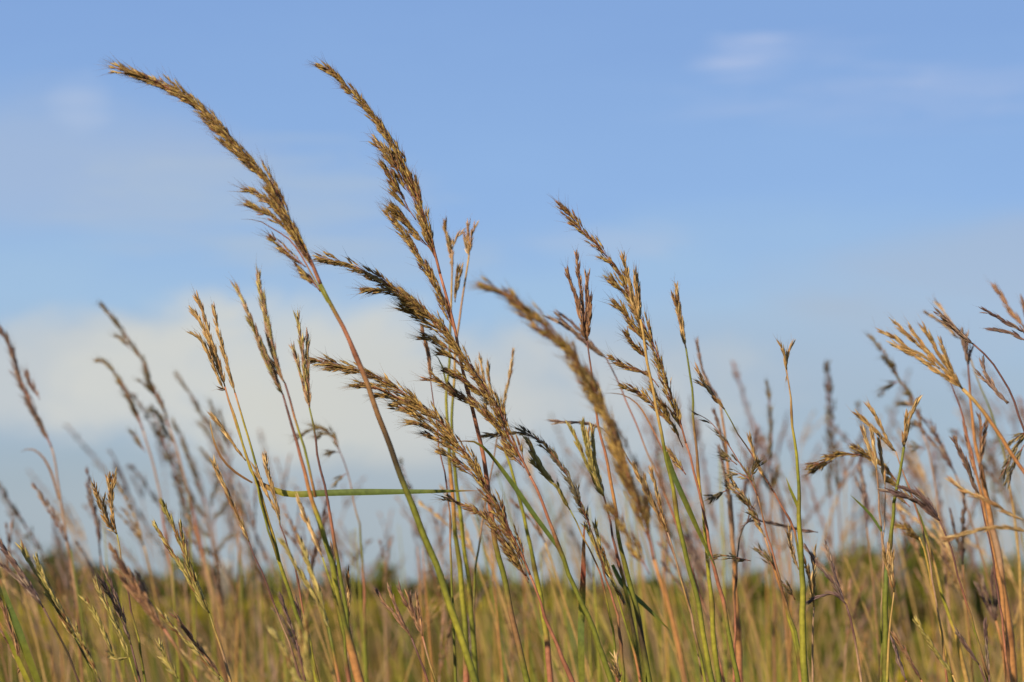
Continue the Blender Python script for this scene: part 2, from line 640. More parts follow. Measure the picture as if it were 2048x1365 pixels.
def indian(label, d, axis, stem, branches=(), pal='gold', bl=.030, bt=.012, gap=.0062, dens=1.0, spread=1.15, r=(5, 9), code='gcgy',
           leaves=(), node=None, side=(-.85, 0, -.5), slen=.0057, group='indian grass stalks', start=.04, slope=0.0, rach='c', curl=.3,
           bbl=.014, awn=.011, br_sp=1.0, name='indian_grass'):
    ax = pth(axis)
    st = pth(stem)
    pts = np.array([P3(x, y, d) for x, y in ax])[::-1]
    A = smooth_path(pts, .004)
    full, rr, cc = culm_mesh([ax[-1]] + st, d, r[0], r[1], code, node, dslope=slope)
    base = full[-1].copy()
    base[2] = 0
    root = empty(name, base, label, 'grass', group)
    mb = MB()
    mb.tube(full, rr, cc, 7, 0)
    mb.build('stem', M_STEM, root, base)
    # seed head: rachis and its spikelet-laden branchlets
    mb = MB()
    side = np.array(side, float)
    side /= np.linalg.norm(side)
    n = len(A)
    mb.tube(A, np.linspace(r[0] * d / F / 2, .0003, n), np.array(STEM_COL[rach]) * .9, 5, 2)
    clothe(mb, A, bl, bt, gap, HUSK[pal], side, spread, start, slen, .92, dens, curl, awn)
    head = mb.build('seed_head', [M_HUSK, M_AWN, M_STEM], root, base)
    for b in branches:
        bp = pth(b) if isinstance(b, str) else b
        dz = random.uniform(-.012, .012)
        m = len(bp) - 1
        q = np.array([P3(x, y, d + dz * (1 - i / m)) for i, (x, y) in enumerate(bp)])[::-1]
        q = smooth_path(q, .004)
        mb = MB()
        mb.tube(q, np.linspace(.0005, .0002, len(q)), np.array(STEM_COL[rach]), 4, 2)
        clothe(mb, q, bbl, .008, .0058, HUSK[pal], side, .9 * br_sp, .08, slen, .92, .85, curl, awn)
        mb.build('seed_branch', [M_HUSK, M_AWN, M_STEM], head, base)
    for lf in leaves:
        leaf_mesh(pth(lf[0]), d, lf[1], lf[2], *(lf[3:])).build('leaf_blade', M_LEAF, root, base)
    return root


def bluestem(label, d, fingers, stems, pal='straw', r=(3, 6), code='cgys', leaves=(), node=None, wid=1.0, group='bluestem stalks',
             awn=.009, spread=1.0, name='big_bluestem'):
    """Fingers: photo paths from tip to joint. Stems: photo paths from the joint down; the first one reaches the ground."""
    sts = [pth(s) for s in ([stems] if isinstance(stems, str) else stems)]
    full, rr, cc = culm_mesh(sts[0], d, r[0], r[1], code, node)
    base = full[-1].copy()
    base[2] = 0
    root = empty(name, base, label, 'grass', group)
    mb = MB()
    mb.tube(full, rr, cc, 7, 0)
    mb.build('stem', M_STEM, root, base)
    for s in sts[1:]:
        f2, r2, c2 = culm_mesh(s, d + random.uniform(-.006, .006), r[0], r[0] * 1.2, code, None, ground=False)
        mb = MB()
        mb.tube(f2, r2, c2, 6, 0)
        mb.build('stem', M_STEM, root, base)
    for f in fingers:
        fp = pth(f)
        j = min((p for q in sts for p in q[:1]), key=lambda p: math.hypot(p[0] - fp[-1][0], p[1] - fp[-1][1]))
        if 1 < math.hypot(j[0] - fp[-1][0], j[1] - fp[-1][1]) < 45:
            fp.append(j)
        m = len(fp) - 1
        dz = random.uniform(-.012, .012)
        q = np.array([P3(x, y, d + dz * (1 - i / m)) for i, (x, y) in enumerate(fp)])[::-1]
        q = smooth_path(q, .004)
        mb = MB()
        raceme(mb, q, HUSK[pal], wid, awn=awn, spread=spread)
        mb.build('raceme', [M_HUSK, M_AWN], root, base)
    for lf in leaves:
        leaf_mesh(pth(lf[0]), d, lf[1], lf[2], *(lf[3:])).build('leaf_blade', M_LEAF, root, base)
    return root


# ------------------------------------------------------------------ the plumed grasses in front
indian('tallest golden-brown plume at the upper left, long arched head on a thick olive stem', 1.74,
       '218,132 257,143 294,157 351,184 409,222 447,264 485,306 519,344 550,382 572,428 595,473 618,515 641,569',
       '664,614 700,680 728,750 752,820 780,895 806,960 840,1050 875,1140 905,1225 935,1310 953,1372',
       ['485,378 520,390 560,420', '492,405 530,425 576,458', '540,468 570,500 612,535', '588,525 612,548 641,584'],
       bl=.034, bt=.014, dens=1.25, r=(8, 12), code='gcbdggyg', node=[.19], leaves=[('655,606 612,528 594,498 576,477 546,458 515,441 481,439', 4, 'ycb', .6)],
       spread=.95)
indian('upright narrow plume with dark red axis and two long drooping side tufts', 1.93,
       '637,127 675,153 710,191 744,226 774,271 801,317 824,363 843,416 858,466 870,508 880,548',
       '892,590 905,640 919,700 934,777 946,823 961,891 976,968 989,1073 1006,1150 1022,1225 1040,1300 1056,1370',
       ['776,408 800,430 824,456 848,484 866,504', '770,420 790,443 812,472 836,505 856,540 874,575 890,612 904,650 916,680',
        '759,325 780,350 800,385 815,415 832,440', '776,300 792,335 812,370 832,410', '742,275 762,292 785,318 806,345'],
       bl=.024, bt=.013, dens=1.1, r=(6, 10), code='cccccgbg', bbl=.024, node=[.27, .5], spread=.9)
indian('broad shaggy plume with dark tip crossing in front of the red-stemmed plume', 1.90,
       '628,512 668,522 706,533 748,552 786,575 824,602 854,629 885,655 908,686 934,724 961,762 988,804 1003,830 1018,876 1041,914 1060,952',
       '1083,998 1100,1045 1117,1095 1151,1178 1181,1246 1205,1310 1226,1370',
       ['719,579 750,582 778,583 812,598 850,628 885,663', '797,613 830,630 860,648 895,672', '839,674 862,678 888,690 915,712', '873,705 895,712 925,730',
        '845,761 885,766 923,796 961,819 985,845 1015,893', '885,743 915,752 950,775 984,805', '999,895 1020,905 1049,937', '800,595 830,605 870,640'],
       bl=.024, bt=.015, dens=1.05, r=(5, 10), code='ccgggg', bbl=.023, node=[.33],
       leaves=[('1117,1097 1094,1065 1064,1024 1030,975 996,929 968,896 945,883 909,884', 11, 'eeegb', .5)])
indian('low wide plume leaning left just above the horizontal green blade', 1.90,
       '616,720 656,724 694,737 732,745 763,758 793,777 828,800 854,823 885,850 908,880 934,910 957,941 977,990 1004,1031 1023,1069 1042,1107 1060,1150',
       '1077,1195 1094,1242 1117,1299 1148,1372',
       ['702,770 740,772 775,785 815,806', '748,790 785,793 818,808 852,828', '780,808 805,816 840,832 873,852', '812,844 850,850 885,872 915,898',
        '842,862 880,880 918,908', '873,905 905,915 940,945 958,960', '885,994 925,1008 970,1035 1000,1069 1026,1110 1057,1167', '1008,1100 1030,1120 1058,1160'],
       bl=.023, bt=.015, dens=1.0, r=(5, 8), code='cccc', bbl=.022)
indian('out-of-focus golden plume nearest the camera, arching right of centre', 1.47,
       '957,565 995,580 1033,603 1064,631 1090,654 1121,685 1148,711 1170,750 1190,784 1212,830 1231,868 1245,918 1264,974 1287,1031 1300,1080 1308,1120',
       '1317,1150 1335,1200 1346,1246 1358,1295 1372,1372', ['1215,1010 1245,1050 1278,1110 1300,1150'],
       bl=.030, bt=.014, dens=1.25, r=(7, 9), code='ooob', spread=1.0)
indian('slender open plume with loose wispy side tufts, right of the blurred arching plume', 1.93,
       '1111,403 1140,430 1163,460 1190,487 1216,517 1239,544 1254,578 1266,609 1281,639 1296,669 1315,708 1327,746 1342,791 1357,833 1372,887',
       '1383,920 1395,971 1407,1027 1429,1137 1444,1197 1459,1273 1478,1372',
       ['1209,553 1228,566 1250,590', '1220,609 1245,622 1262,650 1285,680', '1228,600 1250,625 1280,665 1296,700', '1216,713 1254,734 1296,750 1318,775',
        '1241,769 1281,788 1311,814 1340,850', '1300,770 1318,800 1345,850 1366,895', '1250,660 1270,690 1295,720', '1330,890 1345,912 1372,950'],
       bl=.022, bt=.013, dens=.75, r=(4, 8), code='ccccgg', bbl=.012, gap=.0066, node=[.55])
indian('small charcoal-coloured nodding plume with its tip bent to the left', 1.95,
       '962,873 985,869 1004,867 1042,865 1072,876 1091,892 1109,914 1125,937 1140,959 1155,990 1168,1018',
       '1178,1050 1192,1092 1211,1152 1234,1231 1245,1318 1247,1372', ['1144,978 1156,995 1170,1022 1181,1054', '1150,985 1160,1010 1175,1040'],
       pal='ash', bl=.012, bt=.008, dens=.9, r=(2.5, 6), code='pdcbg', bbl=.008)
indian('open airy dark panicle with stiff side sprays beside the tall right-hand stems', 1.98,
       '1384,823 1418,842 1441,869 1460,895 1479,926 1498,956 1515,992',
       '1527,1039 1542,1095 1557,1152 1576,1220 1595,1284 1612,1372',
       ['1452,950 1478,948 1505,962', '1407,1003 1430,992 1456,980', '1450,965 1480,990 1510,1020', '1422,1120 1450,1112 1501,1122', '1470,985 1495,1010 1522,1050',
        '1436,905 1455,915 1474,930', '1530,922 1512,935 1500,960', '1560,1160 1575,1175 1590,1200', '1510,1095 1530,1110 1550,1140'],
       pal='dark', bl=.012, bt=.010, dens=.35, r=(3, 6), code='bcbgc', bbl=.007, gap=.011, br_sp=1.6)
# mid-ground plumes, softened by the lens
MIDP = 'mid-ground plumes'
indian('soft-focus brown plume cut by the left edge of the photo', 2.75,
       '-4,651 19,690 30,724 42,762 57,796 72,827 88,861 103,895', '112,930 118,979 131,1067 142,1120 155,1220 166,1372', ['52,742 62,765 80,800'],
       bl=.024, bt=.014, dens=0.94, r=(4, 6), code='kkkbb', pal='mauve', group=MIDP, spread=.8,
       leaves=[('118,1000 104,950 86,915 62,898 40,905', 6, 'bbk', .4)])
indian('tallest soft-focus plume at left, thin and dark against white cloud', 3.05,
       '200,604 229,640 259,682 286,724 305,773 324,811 339,857', '358,910 373,975 396,1067 415,1150 440,1300 450,1372',
       ['296,822 315,828 338,855', '275,760 292,770 312,795', '318,838 330,860 350,890', '228,672 245,678 262,700'],
       bl=.020, bt=.012, dens=0.81, r=(4, 6), code='kkckbb', pal='dark', group=MIDP, spread=.8)
indian('shorter soft-focus plume bent over left of the thin dark plume', 3.0,
       '190,720 217,731 240,762 259,796 274,830 286,861', '301,910 316,971 324,1017 335,1100 350,1200 366,1372', ['245,790 262,805 280,840', '262,860 275,880 292,905'],
       bl=.018, bt=.012, dens=0.74, r=(4, 6), code='kkckbb', pal='dark', group=MIDP, spread=.8)
indian('faint soft-focus panicle behind the straw three-fingered stalk at left', 3.5,
       '349,743 381,789 404,827 430,865 450,910 463,950', '470,1000 477,1080 484,1200 490,1372',
       ['394,845 415,862 440,905', '420,800 430,830 445,880', '440,820 447,855 457,905', '402,895 425,925 455,960'],
       bl=.018, bt=.012, dens=0.68, r=(4, 6), code='kkgbb', pal='dark', group=MIDP, spread=.8)
indian('dense dark out-of-focus panicle low at left above the tree line', 3.6,
       '345,840 365,880 383,925 398,970 412,1010', '420,1060 430,1120 440,1200 455,1372',
       ['375,1020 395,1015 415,1040', '440,960 430,985 420,1020', '460,1000 445,1020 425,1050', '385,1050 405,1060 425,1080', '470,1070 450,1085 432,1110', '400,1110 415,1100 432,1120'],
       bl=.024, bt=.014, dens=0.81, r=(4, 6), code='bbbb', pal='dark', group=MIDP, spread=.8, br_sp=1.6)
indian('small nodding plume with three drooping tufts in front of the white cloud', 2.55,
       '585,871 604,868 623,860 642,858 665,873 680,904', '695,942 707,1003 715,1040 721,1061 728,1190 733,1372',
       ['653,915 667,904 680,906', '669,974 682,955 693,948', '632,878 650,868 664,874'],
       bl=.012, bt=.010, dens=0.88, r=(2.5, 6), code='pkgcgg', pal='dark', group=MIDP, spread=.8, bbl=.010)
indian('golden plume at right arching out flat to the left', 2.12,
       '1612,934 1642,925 1680,910 1718,910 1749,921 1776,940 1795,967', '1818,993 1826,1001 1849,1061 1868,1129 1887,1197 1913,1276 1936,1372',
       ['1616,945 1640,934 1665,922', '1700,893 1720,900 1745,918', '1770,958 1785,965 1805,985', '1790,985 1803,995 1820,1015'],
       bl=.015, bt=.011, dens=1.01, r=(3, 8), code='sgsyas', bbl=.010, side=(-.4, 0, -.9), group=MIDP, spread=.8,
       leaves=[('1868,1129 1850,1060 1830,1010 1805,950', 4, 'ege', .4)])
indian('dark clumped soft-focus panicle leaning left below the straw hand-shaped head', 2.75,
       '1739,670 1772,711 1795,753 1818,788 1836,830 1846,870', '1852,883 1862,920 1867,952 1880,1050 1895,1200 1906,1372',
       ['1757,795 1775,772 1800,762', '1765,715 1780,725 1796,750', '1793,812 1808,808 1828,815', '1815,860 1832,850 1846,862', '1825,905 1838,895 1850,900', '1808,790 1820,790 1832,805'],
       bl=.012, bt=.008, dens=0.61, r=(3, 6), code='kkkkb', pal='dark', group=MIDP, spread=.8, br_sp=1.5, bbl=.013)
indian('dark narrow soft-focus spike standing straight left of the yellow-green stem', 3.0,
       '1534,762 1538,790 1540,823 1543,862 1542,899 1541,935', '1543,975 1540,1050 1546,1150 1550,1372', ['1528,950 1535,965 1542,990', '1560,930 1552,955 1543,985'],
       bl=.014, bt=.010, dens=0.74, r=(3, 6), code='bbbb', pal='dark', group=MIDP, spread=.8, side=(-.3, 0, -.3))
indian('dark drooping tuft entering from the right edge at mid height', 2.1,
       '1998,958 2012,935 2025,905 2042,878 2060,860', '2075,868 2085,920 2092,1000 2100,1100 2110,1372', ['2010,900 2028,880 2055,862', '2016,975 2026,935 2048,890'],
       bl=.010, bt=.008, dens=0.94, r=(3, 6), code='sggs', pal='dark', group=MIDP, spread=.8, side=(-.4, 0, -.9))
indian('short golden nodding spray low at right before the round shrubs', 2.15,
       '1789,1052 1805,1055 1822,1062 1838,1075', '1848,1100 1862,1160 1882,1260 1905,1372', ['1815,1072 1828,1072 1842,1085'],
       bl=.012, bt=.009, dens=0.94, r=(3, 6), code='aaag', pal='gold', group=MIDP, spread=.8, side=(-.4, 0, -.9))

# ------------------------------------------------------------------ finger-headed grasses
bluestem('straw four-fingered stalk with three bundled stems at left, before the cloud', 1.90,
         ['396,601 404,620 413,650 425,690 440,735 450,774', '389,628 402,645 412,668 425,705 442,750', '390,670 403,682 416,705 432,745 448,780', '429,626 434,650 440,680 450,715 461,755 470,786',
          '430,838 440,850 455,872 478,905 492,922'],
         ['450,774 458,805 470,843 482,880 493,915 503,940 509,944 528,1012 551,1095 566,1144 585,1201 600,1250 619,1303 636,1372',
          '450,774 468,830 487,890 507,950 520,1000 540,1070 556,1120', '470,786 480,820 490,854 501,890 512,930 522,965'], 'straw', r=(3.5, 8), code='csyayggy', node=[.33], wid=1.05,
         leaves=[('505,966 486,955 467,942 450,925 436,904 425,872 419,835', 6, 'bbs', .5),
                 ('512,964 531,973 550,981 573,988 600,989 640,987 703,985 790,984 880,983 930,982 957,982', 13, 'oyeeeegb', .15)])
bluestem('rose-and-green fingers on paired wine-red stems left of the big olive stem', 1.72,
         ['474,580 486,602 500,635 520,680 545,735 566,790', '516,550 522,590 530,635 540,690 556,745 570,767', '501,647 510,665 525,705 545,750 562,785', '528,600 535,640 548,700 562,750'],
         ['566,790 574,815 581,843 600,911 614,965 623,990 626,1001 649,1076 664,1133 679,1208 698,1284 713,1341 722,1372', '570,767 580,800 589,835 600,870 611,904 622,955 631,995'], 'rose', r=(4, 15), code='ppcoygygoo', node=[.72], wid=.95)
bluestem('short tufted green-and-pink head right of the paired wine-red stems', 1.80,
         ['596,643 600,670 606,710 613,760 619,800', '615,679 615,700 615,730 617,770 619,810', '587,700 594,722 603,755 614,800', '605,690 608,730 615,790'],
         '619,816 624,838 629,862 638,919 646,960 653,988 660,1039 672,1095 687,1190 698,1276 712,1341 720,1372', 'rose', r=(4, 9), code='gppcgggg', wid=.95)
bluestem('single straw finger rising alone below the straw four-fingered stalk', 1.90,
         ['430,933 440,955 455,985 468,1016 484,1050 498,1084', '436,945 450,975 470,1025'], '498,1084 510,1115 525,1148 551,1216 581,1295 606,1372', 'straw', r=(3, 4), code='ppkp', wid=1.0)
bluestem('twisted pair of brown fingers hugging the green stem above the horizontal blade', 1.88,
         ['513,941 521,960 532,986 545,1010 556,1030', '530,916 534,940 543,971 553,1010 560,1045'], '560,1050 575,1090 589,1133 604,1208 615,1265 640,1372', 'straw', r=(3, 4), code='ppcyg', wid=1.0)
bluestem('weathered grey-brown finger leaning on the thick green sheath', 1.86, ['664,1101 668,1120 672,1150 679,1182', '666,1115 672,1145 678,1190'], '679,1182 685,1230 692,1300 698,1372', 'mauve', r=(2.5, 4), code='bccc')
bluestem('little upright straw finger right of the thick green sheath', 1.88, ['696,1150 697,1175 697,1200 696,1246'], '696,1246 696,1290 697,1372', 'straw', r=(2.5, 3), code='bkkc')
bluestem('bright forked straw head with spread spikelets, low at left', 1.86,
         ['189,975 196,995 206,1025 220,1055', '219,956 219,975 222,1010 228,1045', '228,958 224,985 226,1015', '206,1005 216,1040 230,1060'],
         '234,1069 240,1100 245,1133 252,1170 260,1208 272,1258 287,1341 292,1372', 'straw', r=(3, 4), code='ykppygg', spread=1.8, wid=1.0)
bluestem('pale yellow-green three-fingered head low at left on a clean straw stem', 1.88,
         ['328,1014 338,1035 352,1065 368,1105 390,1155 408,1205', '315,1059 328,1080 348,1112 372,1150 398,1195 415,1222', '362,1058 367,1085 376,1125 390,1170 408,1212'],
         '419,1227 426,1250 434,1273 447,1310 463,1372', 'lime', r=(3, 5), code='gsks', wid=1.15)
bluestem('soft-focus tan fingers in the lower left foreground', 1.58,
         ['230,1107 245,1135 270,1165 295,1205 318,1245', '240,1152 262,1180 290,1215 318,1252', '280,1160 292,1190 308,1225 322,1255', '250,1140 275,1180 305,1230'],
         '328,1258 345,1283 362,1310 378,1338 396,1372', 'rust', r=(5, 7), code='cbgc', wid=1.1)
bluestem('purple-green twin fingers lying close together, lower left', 1.82,
         ['47,1101 58,1122 75,1150 98,1192 125,1240 150,1278', '75,1125 85,1150 105,1190 130,1235 155,1282', '155,1265 165,1290 180,1320 198,1358', '90,1165 110,1200 135,1245'],
         '151,1276 172,1318 192,1350 204,1372', 'lime', r=(4, 5), code='gdgp', wid=1.15)
bluestem('dark plum fingers leaning in from the left edge', 1.80,
         ['0,1084 14,1105 32,1130 52,1160 75,1198', '0,1125 18,1142 38,1160 62,1185 85,1214', '-6,1078 25,1125 60,1180'],
         '87,1216 100,1240 113,1265 133,1300 160,1372', 'purple', r=(3, 4), code='pddp', wid=1.15)
bluestem('slim green-gold spike among the lower left heads, beside a purple twin', 1.84,
         ['194,1171 205,1195 220,1225 238,1265 256,1310', '172,1203 190,1228 208,1265 230,1315'], '258,1315 266,1340 276,1372', 'lime', r=(3, 4), code='ygyc', wid=1.1)
bluestem('purple-flecked slender spike between the lower left green-gold heads', 1.86,
         ['215,1150 225,1178 240,1215 250,1250 262,1290', '202,1162 225,1200 245,1245'], '262,1290 272,1330 282,1372', 'mauve', r=(3, 4), code='pppp')
bluestem('lime finger reaching down right, longest of the lowest left spikes', 1.84, ['325,1231 345,1255 370,1280 395,1305 420,1335 440,1360'], '440,1360 450,1372 458,1385', 'lime', r=(3, 4), code='gg', wid=1.1)
bluestem('rusty-lime finger right above the longest low lime spike', 1.86, ['355,1237 370,1258 390,1285 415,1318 440,1352'], '440,1352 452,1372 460,1385', 'rust', r=(3, 4), code='gg', wid=1.05)
bluestem('tiny loose pale floret spray at the bottom, left of the clean straw stem', 1.82, ['321,1295 330,1315 342,1335 356,1358', '328,1320 340,1338 356,1358'], '356,1358 362,1372 368,1385', 'lime', r=(2, 3), code='gg', spread=2)
bluestem('small bunch of rust fingers at the far bottom left corner', 1.84, ['-4,1195 8,1220 22,1260 36,1300', '-6,1245 6,1265 22,1295 40,1335'], '40,1325 50,1350 58,1372', 'rust', r=(3, 4), code='cyyc', wid=1.1,
         leaves=[('80,1376 50,1297 36,1258 22,1222 8,1182 -10,1140', 20, 'ggeec', .5), ('62,1376 40,1330 18,1280 -8,1232', 13, 'yygo', .5)])
bluestem('russet four-fingered turkey-foot head left of the open plume', 2.0,
         ['1153,514 1157,545 1162,580 1166,620 1170,660', '1136,550 1143,572 1153,600 1162,640 1170,675', '1174,558 1174,580 1174,610 1173,650 1173,678', '1180,600 1179,630 1176,660', '1160,610 1166,640 1172,676'],
         '1174,682 1177,705 1182,739 1186,780 1193,823 1201,865 1209,899 1218,945 1230,1020 1242,1095 1264,1182 1280,1260 1300,1372', 'rust', r=(3, 10), code='pccoggdg', node=[.62], wid=1.15)
bluestem('brown head bent over left behind the turkey-foot head', 2.3,
         ['1102,638 1125,650 1150,668 1180,695 1205,712', '1123,630 1138,640 1160,662 1190,695 1210,714', '1120,636 1145,660 1180,690'],
         '1212,716 1222,735 1231,754 1243,780 1254,808 1281,869 1304,926 1330,990 1370,1100 1420,1250 1450,1372', 'mauve', r=(3, 5), code='pckcckc', wid=1.1)
bluestem('straw two-fingered head overlapping the open plume on a green-gold stem', 1.90,
         ['1247,517 1252,540 1258,565 1264,595 1272,625', '1270,551 1272,575 1275,605 1278,635', '1262,575 1268,600 1276,636', '1274,560 1278,590 1280,635'],
         '1281,639 1284,655 1290,695 1296,738 1308,784 1316,825 1323,868 1331,914 1342,963 1354,1027 1373,1114 1392,1190 1418,1333 1426,1372', 'straw', r=(5, 9), code='sssgyggyg', node=[.5], wid=1.1,
         leaves=[('1332,905 1345,945 1362,985 1380,1025 1405,1080 1433,1138', 12, 'gegge', .4)])
bluestem('slim pale head on a dark-green stem right of the open plume', 2.05,
         ['1353,577 1356,600 1360,625 1365,655 1370,690', '1348,598 1354,615 1360,640 1368,680'],
         '1372,697 1378,737 1384,777 1387,810 1388,842 1392,890 1395,930 1399,990 1407,1020 1418,1152 1424,1231 1429,1295 1440,1372', 'straw', r=(4, 9), code='ggbayyyg', node=[.35, .75], wid=1.2)
bluestem('pale narrow head slanting over a long thin copper-and-green stem', 2.0,
         ['1397,745 1407,762 1422,785 1436,805 1448,818', '1401,768 1415,778 1432,798 1446,814'],
         '1449,819 1460,838 1471,861 1487,885 1506,911 1525,945 1535,963 1551,991 1569,1024 1588,1061 1600,1120 1606,1220 1612,1372', 'straw', r=(2.5, 6), code='gdcccgygoo', wid=1.05)
bluestem('lone Y-shaped head on a tall yellow-green stem', 1.96,
         ['1564,696 1567,705 1571,718 1573,738', '1581,696 1577,708 1574,722 1573,740', '1571,715 1572,735 1574,755'],
         '1573,740 1576,762 1581,788 1587,864 1592,905 1595,940 1598,1012 1600,1060 1603,1114 1605,1227 1607,1303 1611,1372', 'straw', r=(3, 12), code='ksygygyyg', node=[.13, .43], spread=1.1, wid=.75,
         leaves=[('1598,1022 1590,1000 1580,978 1572,955', 7, 'ygy', .4)])
bluestem('tall Y-shaped straw head rising between the two right plumes of the central group', 2.2,
         ['890,452 892,465 896,480 902,498', '921,468 914,474 908,488 904,500', '901,485 903,505 904,525', '893,470 899,500 903,520'],
         '904,500 905,535 903,576 901,620 898,728 894,785 896,861 899,905 900,937 909,1050 921,1137 930,1257 933,1372', 'straw', r=(4, 10), code='ksgygogygc', node=[.42, .7], wid=1.0)
bluestem('tall straw head with close fingers beside the Y-shaped straw head', 2.18,
         ['936,456 936,470 937,490 938,511', '948,458 944,472 940,492 938,515', '929,475 932,490 936,510', '915,542 913,560 911,585 910,605', '922,540 918,560 912,590'],
         '938,511 934,540 929,575 923,610 917,648 911,690 908,750 905,850 912,960 926,1080 940,1180 952,1372', 'straw', r=(4, 9), code='sksggyygg', wid=1.0)
bluestem('thin straw spikes just right of the shaggy plume', 2.12,
         ['961,723 965,745 970,770 978,800', '976,738 978,758 983,785 990,805', '955,740 962,770 975,805'],
         '991,803 996,830 1003,870 1011,907 1023,940 1034,975 1049,1039 1064,1114 1079,1178 1092,1273 1102,1372', 'straw', r=(4, 10), code='scygygyycc', node=[.6])
bluestem('slim leaning tan spike between the shaggy plume and the blurred plume', 2.2, ['1026,708 1022,735 1017,760 1010,795 1003,830'], '1003,830 995,870 980,960 962,1060 950,1160 945,1372', 'straw', r=(2.5, 5), code='bbkgkk')
bluestem('thin brown spike on a wine stem left of the Y-shaped straw head', 2.05, ['852,690 856,710 859,735 861,760', '846,665 852,690 858,715 862,745'],
         '861,760 866,800 874,850 880,900 890,950 900,1050 905,1200 912,1372', 'rust', r=(2.5, 5), code='pcpkggg', leaves=[('902,790 893,770 885,735 872,710 862,703', 4, 'gge', .5)])
bluestem('gold forked head under the small charcoal plume', 2.0,
         ['1057,884 1066,900 1078,925 1092,945 1108,965', '1064,908 1075,925 1088,945 1105,965', '1070,930 1088,950 1112,975', '1117,978 1126,995 1134,1010 1140,1020'],
         '1140,1020 1150,1038 1162,1065 1180,1100 1205,1165 1225,1260 1236,1372', 'lime', r=(3, 5), code='gscygc', wid=1.1,
         leaves=[('1164,1372 1162,1265 1166,1163 1168,1069 1170,1040', 15, 'ggeyrbr', .5)])
bluestem('gold and green head half hidden behind the blurred plume', 2.05,
         ['1143,858 1153,880 1166,910 1182,945 1200,985', '1166,854 1170,880 1178,915 1190,950 1204,985', '1186,862 1186,890 1192,930 1204,975', '1175,870 1180,905 1194,955'],
         '1208,993 1215,1020 1226,1070 1238,1130 1260,1220 1282,1372', 'lime', r=(4, 9), code='cpcgdgg', wid=1.2,
         leaves=[('1225,1130 1246,1171 1290,1212 1339,1261', 10, 'eeg', .4)])
bluestem('straw fork lit from the left, right of the blurred plume', 1.98,
         ['1267,933 1278,955 1292,985 1308,1015 1325,1050', '1305,948 1310,970 1317,1000 1326,1035 1334,1062', '1290,965 1302,995 1320,1035'],
         '1335,1065 1345,1097 1354,1129 1373,1197 1392,1273 1412,1372', 'straw', r=(3, 5), code='kkskgy', wid=1.05)
bluestem('green-gold leaning spikes low beneath the gold forked head', 2.0,
         ['1175,1060 1188,1085 1200,1115 1215,1145', '1192,1058 1200,1090 1215,1130 1225,1160', '1200,1100 1212,1135 1232,1175 1246,1200'],
         '1228,1165 1240,1210 1255,1262 1270,1310 1282,1372', 'lime', r=(3, 5), code='gygoc', wid=1.1)
bluestem('thin straw wisp head in front of the right trees of the centre stand', 1.95, ['1215,1325 1222,1335 1232,1350 1240,1362', '1232,1318 1234,1335 1240,1355'], '1240,1362 1244,1372 1247,1385', 'straw', r=(2, 3), code='ss', spread=2.2)
bluestem('purple beaded turkey-foot with one finger arched down to the left', 1.97,
         ['1613,1097 1625,1115 1645,1140 1665,1165 1680,1190', '1654,1097 1660,1115 1668,1145 1678,1175 1688,1205', '1611,1207 1625,1200 1645,1192 1662,1188 1676,1192 1688,1205'],
         '1692,1209 1697,1226 1702,1242 1713,1299 1724,1372', 'purple', r=(3.5, 4.5), code='pppkkk', wid=.95)
bluestem('plum-coloured head curved over like a claw on a wine-red stem', 1.98,
         ['1773,982 1790,985 1807,990 1830,1003 1850,1018 1868,1035', '1841,990 1855,1002 1864,1012 1872,1030', '1800,992 1825,998 1848,1010 1870,1032', '1812,978 1838,992 1860,1015'],
         '1879,1042 1888,1062 1898,1084 1908,1122 1920,1163 1939,1227 1962,1303 1978,1372', 'purple', r=(3.5, 5), code='pppcgbg', wid=1.05)
bluestem('gold forked fingers crossing above the flat golden plume', 2.05,
         ['1741,818 1752,835 1765,860 1778,885 1790,902', '1718,833 1738,850 1758,870 1778,892 1790,904'], '1791,902 1797,918 1802,936 1822,985 1840,1040 1858,1120 1880,1250 1895,1372', 'straw', r=(3, 4), code='kckksc')
bluestem('upright gold spike on a straight green stem at right', 2.0,
         ['1833,807 1826,820 1819,840 1813,870 1808,894', '1812,838 1810,860 1807,890'], '1808,894 1803,925 1795,971 1790,1000 1787,1028 1779,1091 1774,1150 1770,1250 1772,1372', 'straw', r=(6, 11), code='gggeggg', wid=1.15,
         leaves=[('1763,1063 1752,1045 1739,1027 1722,1010 1700,990', 6, 'eeg', .4)])
bluestem('twin stubby gold fingers on the brown stem left of the upright gold spike', 2.03, ['1728,868 1735,888 1743,910 1752,935', '1743,866 1746,885 1749,910 1753,935'], '1753,940 1756,970 1758,997 1762,1050 1766,1120 1768,1200 1770,1372', 'straw', r=(3, 7), code='bkkggg', wid=1.1)
bluestem('single slim gold finger beside the stubby gold pair', 2.04, ['1758,887 1761,905 1765,935 1770,965'], '1770,970 1770,1000 1769,1050 1767,1110 1764,1200 1762,1372', 'straw', r=(2, 4), code='bkkgg')
bluestem('large hand-shaped straw head with six spread fingers at right', 1.74,
         ['1772,668 1795,680 1820,700 1850,715 1880,738', '1795,650 1812,668 1840,692 1872,722 1895,745', '1793,692 1812,703 1840,718 1872,742 1900,760', '1823,660 1838,680 1858,705 1885,735',
          '1852,662 1865,685 1882,715 1902,745 1920,770', '1884,690 1892,712 1905,745 1922,775'],
         '1925,778 1939,791 1955,810 1974,833 1990,858 2008,883 2038,929 2065,975 2085,1080 2100,1372', 'straw', r=(8, 8), code='socrsk', wid=1.0)
